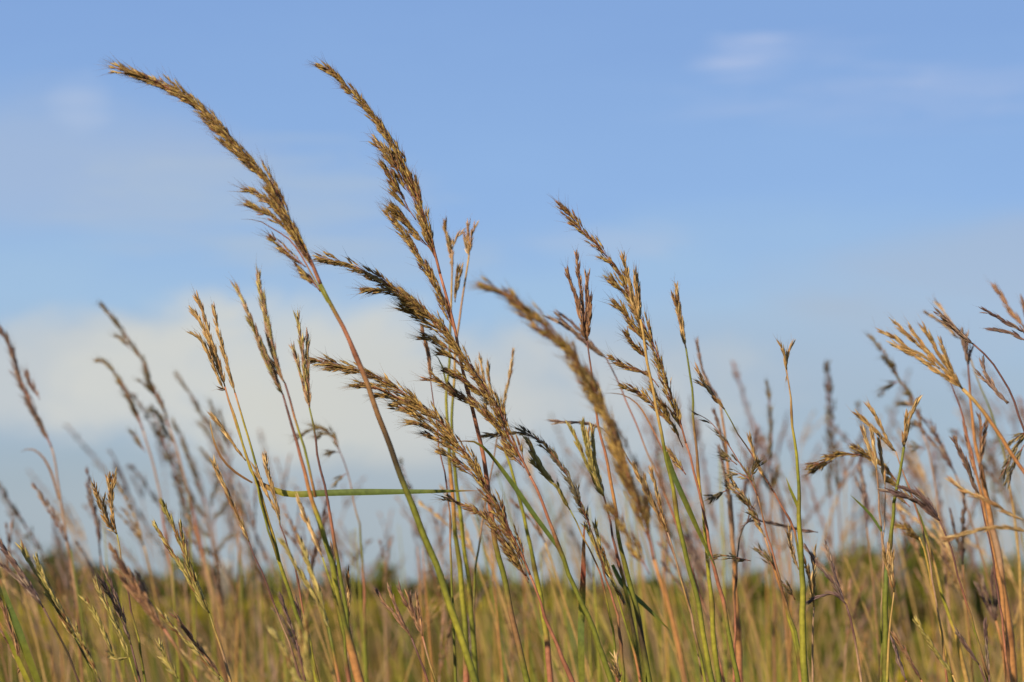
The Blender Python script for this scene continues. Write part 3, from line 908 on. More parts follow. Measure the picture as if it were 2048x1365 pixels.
bluestem('plum finger arched on a dark curved stem at the right edge', 1.92,
         ['1878,628 1890,638 1905,652 1922,668 1945,688', '1895,648 1912,660 1932,678 1948,690', '1966,730 1972,748 1984,770 2000,792 2018,806', '1962,753 1975,765 1992,782 2015,808'],
         '1947,689 1968,708 1985,727 2000,750 2012,769 2026,798 2038,830 2055,880 2072,1000 2084,1372', 'mauve', r=(4, 7), code='pppckk', wid=1.15)
bluestem('pair of out-of-focus straw fingers behind the arched plum finger', 2.5, ['1858,630 1875,640 1895,655 1915,675', '1875,609 1890,628 1905,650 1922,678'], '1922,678 1940,715 1960,770 1990,850 2016,950 2036,1100 2050,1372', 'straw', r=(3, 6), code='sgsss')
bluestem('soft-focus rosy fingers in the top right corner of the stand', 1.6, ['1995,582 2008,600 2025,628 2050,656', '2045,612 2055,640 2062,670'], '2050,656 2066,690 2085,760 2110,900 2140,1372', 'rust', r=(5, 7), code='cccc', wid=1.1)
bluestem('two dark level fingers poking in at the right edge', 1.85, ['1978,626 1998,636 2020,650 2050,666', '1991,660 2010,664 2030,670 2052,682'], '2052,680 2075,720 2095,800 2120,950 2150,1372', 'purple', r=(4, 7), code='sokk')
bluestem('brown fan-shaped head on a thick orange stem near the right edge', 2.25,
         ['1925,672 1928,690 1932,710 1935,728', '1932,678 1934,700 1936,725', '1942,700 1939,715 1937,730'],
         '1936,730 1939,770 1941,807 1946,845 1951,883 1966,959 1974,1003 1981,1047 1996,1095 2007,1190 2019,1284 2026,1372', 'mauve', r=(4, 17), code='poookooo', wid=1.2)
bluestem('rusty forked stalk standing against the thick orange stem', 2.2,
         ['1913,887 1918,902 1928,925 1940,950', '1960,838 1962,860 1961,900 1960,960', '1972,850 1968,880 1962,930', '1930,860 1938,900 1950,950'],
         '1901,765 1912,795 1924,826 1935,870 1948,930 1962,990 1974,1047 1988,1110 2000,1170 2010,1260 2018,1372', 'rust', r=(3, 10), code='pcooob', wid=1.0)
bluestem('dark slim spike with pale middle, right of the thick orange stem', 1.98, ['1912,888 1922,905 1936,932 1945,965 1956,990', '1935,930 1942,950 1950,972 1958,990'], '1958,990 1964,1015 1974,1060 1986,1120 2002,1230 2020,1372', 'purple', r=(2.5, 5), code='pppcb')
bluestem('nearly level soft-focus tan finger low at the right edge', 1.62, ['1902,1076 1930,1068 1960,1060 1995,1056 2030,1058 2060,1066'], '2060,1066 2085,1085 2105,1130 2130,1250 2150,1372', 'straw', r=(5, 6), code='bccc', wid=1.0)
bluestem('drooping tan finger sloping down to the right edge', 1.64, ['1909,967 1935,985 1970,1000 2005,1020 2050,1042'], '2050,1042 2078,1065 2098,1120 2125,1240 2145,1372', 'straw', r=(5, 6), code='bccc', wid=.95)
bluestem('dark fan of fingers low at right on a rust stem', 2.35, ['1964,1159 1970,1180 1980,1205 1990,1235', '1985,1150 1985,1175 1988,1205 1991,1238', '1955,1175 1968,1200 1988,1238', '1993,1180 1992,1210 1992,1240'],
         '1992,1242 2000,1272 2008,1310 2016,1372', 'purple', r=(4, 8), code='ooop', wid=1.15)
bluestem('bright stubby gold head against the round shrubs, on a straw stem', 1.97, ['1777,1103 1778,1125 1782,1155 1788,1182', '1768,1108 1774,1135 1784,1170', '1784,1115 1784,1140 1787,1175'],
         '1788,1185 1786,1205 1783,1227 1778,1275 1774,1372', 'straw', r=(2.5, 5), code='sssy', wid=1.1)
bluestem('pale speckled finger slanting low at right', 1.93, ['1837,1250 1850,1270 1868,1298 1888,1328 1905,1350'], '1905,1350 1915,1372 1922,1390', 'lime', r=(3, 4), code='ss', wid=1.2)
bluestem('pink-brown finger low before the round shrubs, left of the speckled one', 1.94, ['1792,1276 1806,1298 1822,1325 1842,1360'], '1842,1360 1848,1372 1856,1390', 'rust', r=(3, 4), code='cs', wid=1.1)
bluestem('dark bronze finger low, leftmost of the low trio at right', 1.95, ['1788,1290 1794,1310 1802,1335 1812,1362'], '1812,1362 1816,1372 1822,1390', 'mauve', r=(3, 4), code='cp', wid=1.15)
bluestem('straight dark-plum finger standing low at right', 1.97, ['1970,1254 1972,1285 1975,1315 1978,1350'], '1978,1350 1979,1372 1980,1390', 'purple', r=(2.5, 3), code='pp')
bluestem('dark-plum finger slanting beside the yellow stem at lower right', 1.97, ['1917,1269 1928,1285 1942,1305 1958,1330'], '1958,1330 1966,1350 1974,1372', 'purple', r=(2.5, 3), code='pp')
bluestem('pinkish two-fingered head low at centre left', 1.98, ['758,1190 768,1205 785,1225 800,1245', '781,1182 786,1200 796,1225 808,1250'], '823,1276 833,1302 845,1330 858,1372', 'rust', r=(3, 4), code='pppc', wid=1.0)
bluestem('pinkish three-fingered head low, right of its two-fingered twin', 1.99, ['800,1182 808,1200 822,1225 835,1250', '819,1197 823,1215 832,1240 840,1262', '834,1201 836,1220 840,1245 844,1268'], '845,1273 852,1300 862,1335 874,1372', 'rust', r=(3, 4), code='cksg', wid=1.05)
bluestem('orange-tan finger pressed to the left of the thick green sheath', 1.70, ['600,1008 608,1030 620,1058 632,1085 645,1115'], '645,1115 660,1160 680,1230 700,1372', 'straw', r=(4, 6), code='yygc', wid=1.1)
bluestem('yellow-green fingers crossing low left of the thick green sheath', 1.66, ['604,1091 612,1115 625,1150 640,1195 655,1250', '572,1095 590,1130 612,1165 636,1205 655,1252'], '657,1255 664,1290 672,1330 680,1372', 'lime', r=(4, 6), code='ggoc', wid=1.1)
bluestem('blurred pale fingers at bottom, nearest of the low centre-left heads', 1.50, ['550,1272 565,1295 580,1325 598,1360', '600,1262 605,1290 612,1325 620,1365', '612,1245 614,1280 618,1320 622,1360'], '622,1368 628,1395 634,1420', 'lime', r=(4, 5), code='gg', wid=1.1)
bluestem('dark single finger tucked against the green stem low at centre left', 1.92, ['562,1195 568,1215 580,1245 592,1280', '594,1212 598,1225 602,1245'], '592,1280 598,1305 606,1340 612,1372', 'purple', r=(2.5, 3), code='pp', wid=.9)
bluestem('brown reclining finger jutting left of the blurred plume', 2.1, ['1113,843 1135,845 1160,846 1185,850 1205,858'], '1205,858 1230,880 1262,925 1300,990 1330,1060 1370,1180 1410,1372', 'mauve', r=(2.5, 4), code='ppkk', wid=1.0,
         leaves=[('1327,903 1304,857 1277,811 1243,789 1207,787', 4, 'cob', .6)])
bluestem('claw-bent dark twig-like head crossing the yellow-green stem', 2.1, ['1490,1050 1500,1043 1520,1042 1550,1048 1590,1058 1636,1065', '1503,1020 1497,1035 1492,1050'], '1488,1052 1478,1085 1472,1150 1470,1250 1468,1372', 'purple', r=(3, 5), code='ddcc', wid=.8)
bluestem('copper-red bundle of stems rising behind the open plume', 2.4, ['1395,690 1405,740 1425,780', '1430,830 1442,870 1455,930', '1440,905 1450,950 1458,1000'],
         ['1440,800 1450,880 1457,960 1462,1040 1468,1130 1474,1230 1480,1372', '1462,990 1466,1060 1470,1150 1474,1240'], 'mauve', r=(5, 11), code='kokooc', wid=1.1)
bluestem('green stem with loose gold florets against the yellow-green stem', 2.02, ['1578,1065 1582,1090 1590,1120 1598,1140', '1612,1130 1620,1160 1625,1190 1628,1215', '1628,1105 1628,1135 1626,1175'],
         '1628,1215 1626,1250 1625,1300 1626,1372', 'straw', r=(2.5, 4), code='kkkk', spread=1.6)
bluestem('slim yellow stem bundle with rust-edged sheath beside the open airy panicle', 1.99, ['1500,880 1512,920 1530,960', '1464,960 1490,1000 1510,1040'],
         '1530,1075 1545,1125 1560,1170 1575,1225 1590,1280 1604,1372', 'straw', r=(5, 8), code='kooygc', spread=1.3)
N_BACK = 360
# ------------------------------------------------------------------ stand of grasses behind: each stalk its own thing
def arc_path(h, lean, bend, n=14, seed=0):
    r = random.Random(seed)
    ph = r.uniform(0, 6.28)
    u = np.linspace(0, 1, n)
    x = -(lean * u + bend * u ** 4) * h
    y = np.sin(u * 2.2 + ph) * .02 * h * u
    return np.stack((x, y, h * u * (1 - .12 * bend * u ** 3)), axis=1)


BG = []


def proto_indian(seed, pal, code):
    random.seed(seed)
    p = arc_path(1.0, random.uniform(.03, .15), random.uniform(.03, .2), seed=seed) * 1.6
    p = smooth_path(p, .012)
    n = len(p)
    k = int(n * .86)
    root = empty('indian_grass', (0, 0, 0), '', 'grass')
    mb = MB()
    rr = np.interp(np.arange(k + 1), (0, k), (.0028, .0013))
    mb.tube(p[:k + 1], rr, stem_colours(p[:k + 1][::-1], code)[::-1], 5)
    mb.build('stem', M_STEM, root)
    mb = MB()
    A = smooth_path(p[k:], .006)
    mb.tube(A, .0008, np.array(STEM_COL['c']), 4, 2)
    clothe(mb, A, .026, .012, .010, HUSK[pal], np.array((-.85, 0, -.5)), 1.2, .05, .0075, 1.1, .6, .4, .011, .25, 0, sstep=.005)
    mb.build('seed_head', [M_HUSK, M_AWN, M_STEM], root)
    for j in range(1):
        bg_leaf(root, p, random.uniform(.35, .65), seed + j)
    return root


def bg_leaf(root, p, at, seed, big=1.0):
    r = random.Random(seed)
    i = int(len(p) * at)
    sgn = r.choice((-1, -1, 1))
    L = r.uniform(.16, .36) * big
    u = np.linspace(0, 1, 10)
    up_ = r.uniform(1.1, 1.5)
    pts = p[i] + np.stack((sgn * L * (.22 * u + r.uniform(.02, .22) * u ** 2), r.uniform(-.3, .3) * L * u, L * (up_ * u - r.uniform(.15, .6) * u ** 2.5)), axis=1)
    w = np.interp(u, (0, .3, 1), (.6, 1, .05)) * r.uniform(.004, .007)
    code = r.choice(('ggy', 'ygo', 'yos', 'gys', 'egy', 'bss'))
    mb = MB()
    mb.ribbon(pts, w, stem_colours(pts, code), (.3, .2, 1), .2)
    mb.build('leaf_blade', M_LEAF, root)


def proto_blue(seed, pal, code):
    random.seed(seed)
    p = smooth_path(arc_path(1.0, random.uniform(-.04, .11), random.uniform(0, .08), seed=seed) * 1.5, .014)
    n = len(p)
    k = int(n * .95)
    root = empty('big_bluestem', (0, 0, 0), '', 'grass')
    mb = MB()
    mb.tube(p[:k + 1], np.interp(np.arange(k + 1), (0, k), (.0027, .0010)), stem_colours(p[:k + 1][::-1], code)[::-1], 5)
    mb.build('stem', M_STEM, root)
    t = tangents(p)[k]
    for j in range(random.choice((2, 3, 3, 4))):
        L = random.uniform(.05, .095)
        a = random.uniform(-.38, .38)
        d = t + np.array((a, random.uniform(-.25, .25), 0))
        d /= np.linalg.norm(d)
        u = np.linspace(0, 1, 8)[:, None]
        q = p[k] + d * L * u + np.array((random.uniform(-.5, .2), 0, -.15)) * L * u ** 2 * .5
        mb = MB()
        raceme(mb, q, HUSK[pal], 1.15, .0042, .0095, .008, .15)
        mb.build('raceme', [M_HUSK, M_AWN], root)
    for j in range(random.choice((0, 1, 1))):
        bg_leaf(root, p, random.uniform(.35, .7), seed + 7 + j)
    return root


KINDS = [
    ('indian', 'dark', 'kgyg', 'thin dark-plumed grass stalk blurred in the stand behind', 'dark plumed stalks blurred behind'),
    ('indian', 'dark', 'kygg', None, None),
    ('indian', 'mauve', 'skyg', 'brown-plumed grass stalk blurred in the stand behind', 'brown plumed stalks blurred behind'),
    ('blue', 'mauve', 'bkgb', 'mauve-brown fingered grass stalk blurred in the stand behind', 'mauve fingered stalks blurred behind'),
    ('blue', 'mauve', 'gogy', None, None),
    ('blue', 'purple', 'bgyg', 'dark purple fingered grass stalk blurred in the stand behind', 'dark purple fingered stalks blurred behind'),
    ('blue', 'purple', 'bgbg', None, None),
    ('blue', 'straw', 'skgy', 'straw-coloured fingered grass stalk blurred in the stand behind', 'straw fingered stalks blurred behind'),
    ('blue', 'rust', 'koso', 'rust-orange fingered grass stalk blurred in the stand behind', 'rust fingered stalks blurred behind'),
    ('blue', 'rust', 'syyg', None, None),
]
PROTO, lab = [], None
for i, (kind, pal, code, label, group) in enumerate(KINDS):
    if label:
        lab = (label, group)
    o = (proto_indian if kind == 'indian' else proto_blue)(300 + i * 13, pal, code)
    o['label'], o['group'] = lab
    PROTO.append([o, False])
WEIGHT = [8, 7, 8, 5, 6, 5, 5, 8, 5, 7]


def place(pi, x, y, s, rz):
    o, used = PROTO[pi]
    if used:
        r = o.copy()
        col.objects.link(r)
        for ch in o.children:
            c = ch.copy()
            col.objects.link(c)
            c.parent = r
    else:
        r = o
        PROTO[pi][1] = True
    r.location = (x, y, 0)
    r.rotation_euler = (random.uniform(-.04, .04), random.uniform(-.05, .05), rz)
    r.scale = (s, s, s)




def proto_leafy(seed, code, nleaf):
    """A culm not in flower: jointed stem, upright blades."""
    random.seed(seed)
    p = smooth_path(arc_path(1.0, random.uniform(-.03, .09), random.uniform(0, .1), seed=seed) * 1.3, .02)
    root = empty('prairie_grass', (0, 0, 0), '', 'grass')
    mb = MB()
    n = len(p)
    mb.tube(p, np.interp(np.arange(n), (0, n * .75, n - 1), (.0032, .0024, .0004)), stem_colours(p[::-1], code)[::-1], 5)
    mb.build('stem', M_STEM, root)
    for j in range(nleaf):
        bg_leaf(root, p, .45 + .42 * j / nleaf + random.uniform(0, .08), seed + j * 3)
    return root


LEAFY = [('ygye', 2, 'slim yellow-green leafy grass culm without a head, blurred in the stand', 'yellow-green leafy culms in the stand'),
         ('oyog', 1, 'orange-tinged grass culm without a head, blurred in the stand', 'orange-tinged culms in the stand'),
         ('sksb', 1, 'dry straw grass culm without a head, blurred in the stand', 'dry straw culms in the stand'),
         ('gegy', 1, None, None)]
LEAFY[3] = (*LEAFY[3][:2], LEAFY[0][2], LEAFY[0][3])
LP = len(PROTO)
for i, (code, nl, label, group) in enumerate(LEAFY):
    o = proto_leafy(700 + i * 17, code, nl)
    o['label'], o['group'] = label, group
    PROTO.append([o, False])
random.seed(23)
LX = [0, 250, 450, 620, 800, 950, 1150, 1350, 1500, 1600, 1750, 1900, 2048]
LY = [1120, 1030, 1020, 1090, 1080, 1010, 930, 930, 1000, 1120, 1140, 1060, 960]
for i in range(250):
    y = 2.7 + 4.0 * random.random() ** 1.5
    while True:
        tx = random.uniform(-60, 2130)
        if random.random() < .55 + .45 * math.exp(-((tx - 1280) / 260) ** 2) - .45 * math.exp(-((tx - 1800) / 150) ** 2) + .2 * math.exp(-((tx - 2000) / 90) ** 2):
            break
    ty = min(1340, np.interp(tx, LX, LY) + abs(random.gauss(0, 1)) * 190)
    h = EYE + (HORIZON - ty) / F * y
    place(LP + (i if i < 4 else random.choice((0, 0, 0, 1, 2, 2, 3, 3))), (tx - W / 2) / F * y + .05 * h, y, h / 1.27, random.uniform(-.7, .7))

random.seed(41)
order = [i for i, w in enumerate(WEIGHT) for _ in range(w)]
SKYLINE = pth('0,900 150,960 220,800 330,840 480,880 600,1000 750,960 850,930 1000,900 1150,800 1300,790 1400,730 1500,790 1650,930 1750,900 1850,800 1950,770 2100,700')
SKX, SKY_ = [q[0] for q in SKYLINE], [q[1] for q in SKYLINE]
cnt = 0
while cnt < N_BACK:
    y = 2.6 + 5.2 * random.random() ** 1.3
    tx = random.uniform(-60, 2130)
    thick = .45 + .55 * math.exp(-((tx - 1280) / 230) ** 2) + .35 * math.exp(-((tx - 320) / 170) ** 2) + .4 * math.exp(-((tx - 1920) / 160) ** 2)
    if random.random() > thick:
        continue
    pi = cnt if cnt < LP else random.choice(order)
    if pi < 3 and y < 3.5:
        y += 1.0
    ty = min(1330, np.interp(tx, SKX, SKY_) + abs(random.gauss(0, 1)) ** 1.1 * 200)
    h = EYE + (HORIZON - ty) / F * y
    lean = .17 if pi < 3 else .06
    place(pi, (tx - W / 2) / F * y + lean * h, y, h / (1.55 if pi < 3 else 1.53), random.choice((0, 0, .4, -.4, .9, -.9, 1.4, 2.9, 3.3)))
    cnt += 1


def farther_stalks(n):
    """The rest of the stand, hundreds of stalks deep, as one mass."""
    mb = MB()
    hp = ['mauve', 'purple', 'purple', 'dark', 'rust', 'straw', 'mauve']
    for _ in range(n):
        y = random.uniform(6.2, 16)
        x = random.uniform(-.26, .26) * y
        h = min(1.72, random.gauss(1.21, .12))
        p = arc_path(h, random.uniform(-.05, .2), random.uniform(0, .15), 9, random.random()) + np.array((x, y, 0))
        mb.tube(p, np.linspace(.0022, .0010, 9), stem_colours(p[::-1], random.choice(('bgbg', 'pbyg', 'cygg', 'sogy', 'bgye')))[::-1], 4, 0)
        pal = np.array(HUSK[random.choice(hp)])
        t = p[-1] - p[-2]
        t /= np.linalg.norm(t)
        P, D = [], []
        for j in range(random.choice((2, 3, 3, 4))):
            d = t + np.array((random.uniform(-.4, .3), random.uniform(-.3, .3), 0))
            L = random.uniform(.05, .11)
            for k in range(9):
                P.append(p[-1] - t * .02 + d * L * k / 9)
                D.append(d + rng.normal(0, .12, 3))
        spikelets(mb, P, D, .015, 1.3, pal, .01, 0)
    o = mb.build('grass_stalks', [M_STEM, M_HUSK])
    o.data.materials.clear()
    o.data.materials.append(M_STEM)
    o['kind'] = 'stuff'


random.seed(5)
farther_stalks(340)

# ------------------------------------------------------------------ ground, meadow, far shrubs and trees
def setting(name, kind, o):
    o['kind'] = kind
    return o


def ground():
    m, nt, out = new_mat('meadow_soil')
    N, L = nt.nodes, nt.links
    tc = N.new('ShaderNodeTexCoord')
    mp = N.new('ShaderNodeMapping')
    mp.inputs['Scale'].default_value = (1, .35, 1)
    L.new(tc.outputs['Object'], mp.inputs[0])
    a = N.new('ShaderNodeTexNoise')
    a.inputs['Scale'].default_value = .12
    a.inputs['Detail'].default_value = 6
    L.new(mp.outputs[0], a.inputs['Vector'])
    b = N.new('ShaderNodeTexNoise')
    b.inputs['Scale'].default_value = 1.4
    b.inputs['Detail'].default_value = 8
    L.new(tc.outputs['Object'], b.inputs['Vector'])
    r = N.new('ShaderNodeValToRGB')
    e = r.color_ramp.elements
    e[0].position, e[0].color = .33, (.060, .058, .011, 1)
    e[1].position, e[1].color = .66, (.105, .092, .014, 1)
    x = e.new(.5)
    x.color = (.085, .078, .012, 1)
    mx = N.new('ShaderNodeMix')
    mx.data_type = 'FLOAT'
    mx.inputs[0].default_value = .4
    L.new(a.outputs['Fac'], mx.inputs[2])
    L.new(b.outputs['Fac'], mx.inputs[3])
    L.new(mx.outputs[0], r.inputs[0])
    p = N.new('ShaderNodeBsdfPrincipled')
    p.inputs['Roughness'].default_value = .95
    p.inputs['Specular IOR Level'].default_value = .1
    L.new(r.outputs[0], p.inputs['Base Color'])
    L.new(p.outputs[0], out.inputs[0])
    # one sheet, finer near, gently rolling far off
    rad = [0, 2, 4, 8, 14, 24, 40, 60, 90, 130, 200, 300, 450, 700, 1100, 1800, 3000]
    seg = 72
    v, f = [(0, 0, 0)], []
    for R in rad[1:]:
        for j in range(seg):
            t = j * 2 * math.pi / seg
            x, y = R * math.cos(t), R * math.sin(t)
            z = 0 if R < 90 else (math.sin(x * .011 + 1) * math.cos(y * .007) * .5) * min(1, (R - 90) / 200) - .25 * min(1, (R - 90) / 200)
            v.append((x, y, z))
    for j in range(seg):
        f.append((0, 1 + j, 1 + (j + 1) % seg))
    for i in range(len(rad) - 2):
        for j in range(seg):
            a_, b_ = 1 + i * seg + j, 1 + i * seg + (j + 1) % seg
            f.append((a_, a_ + seg, b_ + seg, b_))
    me = bpy.data.meshes.new('ground')
    me.from_pydata(v, [], f)
    me.materials.append(m)
    me.update()
    o = bpy.data.objects.new('ground', me)
    col.objects.link(o)
    setting('ground', 'structure', o)


ground()


def scatter_blades(name, n, y0, y1, h0, h1, w0, w1, cols, power=1.0, patch=None, tops=None):
    """Ground cover nobody could count: blades as bent two-quad strips, thinning with distance."""
    u = rng.random(n)
    y = y0 * (y1 / y0) ** (u ** power)
    x = (rng.random(n) - .5) * 2 * (.30 * y + .8)
    if patch is not None:
        k = patch(x, y)
        x, y = x[k], y[k]
        n = len(x)
    sc = np.sqrt(y / y0)
    h = rng.uniform(h0, h1, n)
    w = rng.uniform(w0, w1, n) * sc
    th = rng.uniform(0, 6.28, n)
    lean = rng.normal(-.12, .16, n) * h
    lean2 = rng.normal(0, .12, n) * h
    dx, dy = np.cos(th) * w / 2, np.sin(th) * w / 2
    z = np.zeros(n)
    V = np.stack([
        np.stack((x - dx, y - dy, z), 1), np.stack((x + dx, y + dy, z), 1),
        np.stack((x + lean * .4 - dx, y + lean2 * .4 - dy, h * .55), 1), np.stack((x + lean * .4 + dx, y + lean2 * .4 + dy, h * .55), 1),
        np.stack((x + lean - dx * .25, y + lean2, h), 1), np.stack((x + lean + dx * .25, y + lean2, h), 1)], 1).reshape(-1, 3)
    cols = np.array(cols)
    ci = (1.5 * np.sin(x * .9 + y * .13) + 1.5 * np.sin(x * .31 - y * .21 + 2) + rng.normal(0, .5, n) + 2.6) / 5.2 * len(cols)
    c = cols[np.clip(ci.astype(int), 0, len(cols) - 1)]
    mb = MB()
    mb.v.append(V)
    mb.c.append(np.repeat(c, 6, axis=0))
    o = np.arange(n) * 6
    mb.f = [tuple(q) for q in np.concatenate((np.stack((o, o + 1, o + 3, o + 2), 1), np.stack((o + 2, o + 3, o + 5, o + 4), 1))).tolist()]
    mb.m = [0] * len(mb.f)
    mb.n = len(V)
    ob = mb.build(name, M_MEADOW, smooth=False)
    ob['kind'] = 'stuff'
    return ob


OLIVE = [(.038, .050, .008), (.062, .070, .008), (.096, .094, .008), (.118, .104, .009), (.100, .066, .018), (.054, .042, .020), (.068, .082, .009)]
scatter_blades('meadow_grass', 70000, 5.0, 140, .45, .98, .008, .016, OLIVE, 1.0)
scatter_blades('grass_undergrowth', 9000, 1.2, 5.0, .2, .75, .004, .009, OLIVE, .8)


def goldenrod():
    """Drifts of yellow flower heads among the meadow, too many to count."""
    n = 5200
    u = rng.random(n)
    y = 9 * (120 / 9) ** u
    x = (rng.random(n) - .5) * 2 * .32 * y
    k = (np.sin(x * .55 + 1.3) * np.sin(y * .16 + .6) + np.sin(x * .21 - y * .05)) > .25
    x, y = x[k], y[k]
    n = len(x)
    P, D = [], []
    for i in range(n):
        h = random.uniform(.7, .98)
        s = math.sqrt(y[i] / 9)
        for j in range(7):
            P.append((x[i] + random.gauss(0, .05) * s, y[i] + random.gauss(0, .05), h + random.uniform(-.16, .04)))
            D.append((random.gauss(-.5, .5), random.gauss(0, .5), random.uniform(.2, 1)))
    P, D = np.array(P), np.array(D)
    mb = MB()
    D = D / np.linalg.norm(D, axis=1)[:, None]
    R = frames(D, rng.uniform(0, 6.28, len(P)))
    sc = rng.uniform(.06, .12, len(P)) * np.sqrt(P[:, 1] / 9)
    S = np.stack((sc * 1.4, sc * 1.4, sc), axis=1)
    tv, tf = spindle([(0, .03), (.5, .16), (1, .02)], 4, 1)
    pal = np.array([(.30, .245, .018), (.22, .19, .018), (.17, .16, .020), (.36, .28, .020)])
    mb.inst(tv, tf, R * S[:, None, :], P, pal[rng.integers(0, 4, len(P))], 0)
    o = mb.build('goldenrod_drifts', M_MEADOW)
    o['kind'] = 'stuff'


goldenrod()


def crown_mesh(mb, w, h, z0, n, cols, leaf, seed):
    """Leaf clusters through an uneven crown: lobes of small leaf-sized faces with gaps between."""
    r = np.random.default_rng(seed)
    lobes = []
    for _ in range(11):
        a = r.uniform(0, 6.28)
        q = r.uniform(.1, .62)
        zc = r.uniform(.12, .86)
        rr = (1 - abs(zc - .45) * 1.1)
        lobes.append((math.cos(a) * q * rr * w / 2, math.sin(a) * q * rr * w / 2, z0 + zc * h, r.uniform(.22, .38) * min(w, h)))
    lobes = np.array(lobes)
    k = r.integers(0, len(lobes), n)
    d = r.normal(0, 1, (n, 3))
    d /= np.linalg.norm(d, axis=1)[:, None]
    rad = lobes[k, 3] * (r.random(n) ** .45) * r.uniform(.75, 1.15, n)
    c = lobes[k, :3] + d * rad[:, None]
    c[:, 2] = np.maximum(c[:, 2], z0 * .4)
    a1 = r.normal(0, 1, (n, 3))
    a1 /= np.linalg.norm(a1, axis=1)[:, None]
    a2 = np.cross(a1, d)
    a2 /= np.linalg.norm(a2, axis=1)[:, None] + 1e-9
    s = (leaf * r.uniform(.6, 1.3, n))[:, None]
    V = np.stack((c - a1 * s, c + a2 * s * .6, c + a1 * s, c - a2 * s * .6), 1).reshape(-1, 3)
    cols = np.array(cols)
    lc = r.integers(0, len(cols), len(lobes))
    ci = np.where(r.random(n) < .6, lc[k], r.integers(0, len(cols), n))
    o = np.arange(n) * 4
    mb.add(V, np.stack((o, o + 1, o + 2, o + 3), 1).tolist(), np.repeat(cols[ci], 4, axis=0))


def tree(loc, w, h, cols, label, seed, group=None, n=2600, name='tree', leaf=None, trunk=.22):
    root = empty(name, loc, label, 'tree' if name == 'tree' else 'shrub', group)
    random.seed(seed)
    mb = MB()
    tz = h * trunk
    q = smooth_path(np.array([(0, 0, -.2), (.02 * h, 0, tz), (-.01 * h, .01 * h, h * .5), (.02 * h, 0, h * .8)]), h * .06)
    mb.tube(q, np.linspace(h * .035, h * .006, len(q)), np.array((.07, .055, .04)), 7)
    for j in range(6):
        a = j * 1.05 + random.uniform(-.3, .3)
        z = tz + (h * .45) * random.random()
        L = w * random.uniform(.22, .4)
        u = np.linspace(0, 1, 6)[:, None]
        b = np.array((0, 0, z)) + np.array((math.cos(a), math.sin(a), .7)) * L * u
        mb.tube(b, np.linspace(h * .014, h * .003, 6), np.array((.07, .055, .04)), 5)
    mb.build('trunk', M_BARK, root)
    mb = MB()
    crown_mesh(mb, w, h - tz * .7, tz * .7, n, cols, leaf or .055 * w, seed)
    mb.build('crown', M_FOLIAGE, root, smooth=False)
    return root


def at_ground(px, dist):
    return (dist * (px - W / 2) / F / math.cos(PITCH), dist, -.05)


G1 = [(.125, .145, .013), (.155, .168, .014), (.190, .188, .015), (.080, .098, .012)]
G2 = [(.085, .098, .030), (.105, .112, .032), (.070, .080, .028), (.125, .120, .034)]
# the round shrubs at right, a little lower than the eye would see over
DS = 28
for px, top, wid, lb, sd_ in ((1745, 1142, 105, 'leftmost round olive shrub of the far group at right', 5),
                              (1822, 1118, 150, 'tallest round olive shrub in the middle of the far group at right', 6),
                              (1905, 1138, 130, 'right-hand rounded olive shrub of the far group, beside the tallest', 7),
                              (1985, 1172, 120, 'low dark shrub at the right end of the far group', 8),
                              (1680, 1176, 90, 'low spreading shrub at the left end of the far group', 9)):
    hh = (EYE + (HORIZON - top) / F * DS) * 1.22
    x, y, z = at_ground(px, DS + random.uniform(-2, 2))
    tree((x, y, 0), wid / F * DS * 1.45, hh + .1, G1, lb, sd_, 'far shrubs at right', 7000, 'shrub', .04, .10)
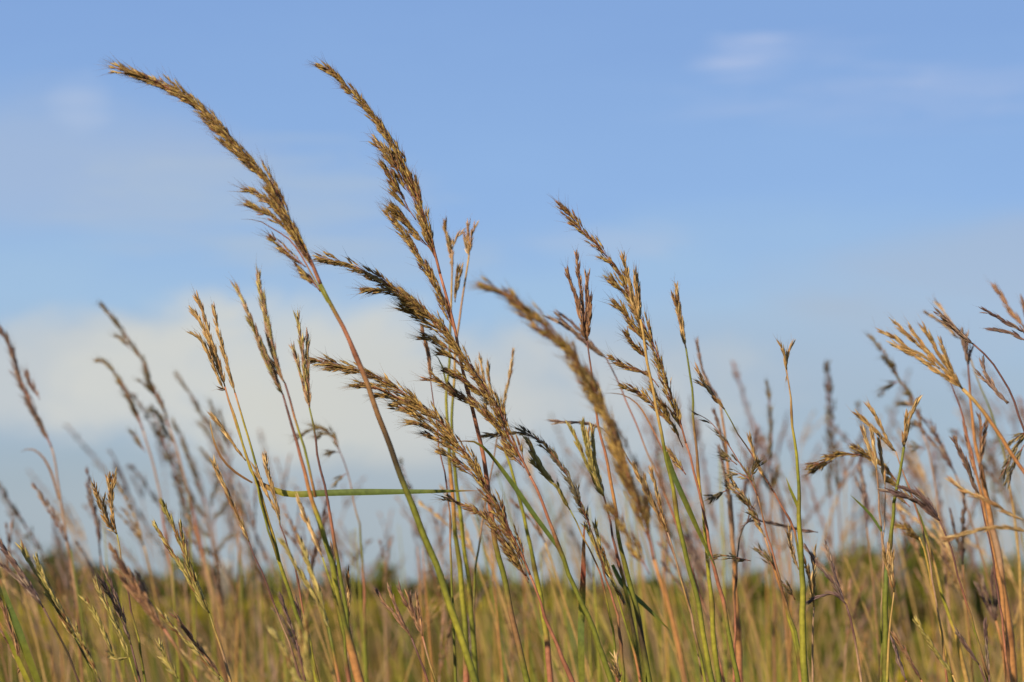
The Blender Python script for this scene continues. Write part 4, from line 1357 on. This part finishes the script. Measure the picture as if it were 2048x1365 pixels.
# far left trees and the tree line along the horizon
DT = 150
for px, top, wid, lb, sd_ in ((40, 1135, 120, 'dark far tree at the left edge of the horizon', 15), (118, 1106, 150, 'tallest dark tree on the left horizon', 16),
                              (205, 1132, 130, 'dark tree right of the tallest one on the left horizon', 17), (290, 1150, 120, 'low dark tree at the right end of the left clump', 18)):
    hh = EYE + (HORIZON - top) / F * DT
    x, y, z = at_ground(px, DT + random.uniform(-8, 8))
    tree((x, y, 0), wid / F * DT * 1.15, hh + .1, G2, lb, sd_, 'dark trees on the left horizon', 2600, 'tree', .16, .15)
first = tree((0, 400, -.3), 16, 5.2, G2, 'small hazy tree in the far tree line along the horizon', 31, 'far tree line', 1500, 'tree', .5, .15)
second = tree((0, 400, -.3), 13, 6.0, G1, 'small hazy tree in the far tree line along the horizon', 32, 'far tree line', 1500, 'tree', .45, .15)
random.seed(77)
i = 0
px = -60
while px < 2120:
    dist = random.uniform(330, 460)
    x, y, z = at_ground(px, dist)
    src = (first, second)[i % 2]
    if i < 2:
        t = src
    else:
        t = src.copy()
        col.objects.link(t)
        for ch in src.children:
            c = ch.copy()
            col.objects.link(c)
            c.parent = t
    left = max(0, 1 - px / 1100)
    s = random.uniform(.42, .85) + .40 * left
    t.location = (x, y, -.4)
    t.rotation_euler = (0, 0, random.uniform(0, 6.28))
    t.scale = (random.uniform(.8, 1.3), 1, s)
    px += random.uniform(38, 62)
    i += 1


def silo():
    d = 420
    x, y, z = at_ground(458, d)
    root = empty('silo', (x, y, 0), 'pale distant silo showing over the left tree line', 'silo')
    mb = MB()
    prof = [(0, 1.6), (6.0, 1.6), (6.05, 1.7), (6.2, 1.7)]
    mb.tube(np.array([(0, 0, z_) for z_, _ in prof]) + np.array((0, 0, -.3)), [r_ * .5 for _, r_ in prof], np.array((.40, .38, .34)), 20)
    for zb in (1, 2, 3, 4, 5):
        mb.tube(np.array([(0, 0, zb), (0, 0, zb + .12)]), .82, np.array((.34, .32, .29)), 20)
    mb.build('body', M_BARK, root)
    mb = MB()
    dome = [(5.9 + .9 * math.sin(a), 1.7 * math.cos(a)) for a in np.linspace(0, 1.45, 7)]
    mb.tube(np.array([(0, 0, z_) for z_, _ in dome]), [r_ * .5 for _, r_ in dome], np.array((.42, .40, .36)), 20)
    mb.build('roof', M_BARK, root)


silo()
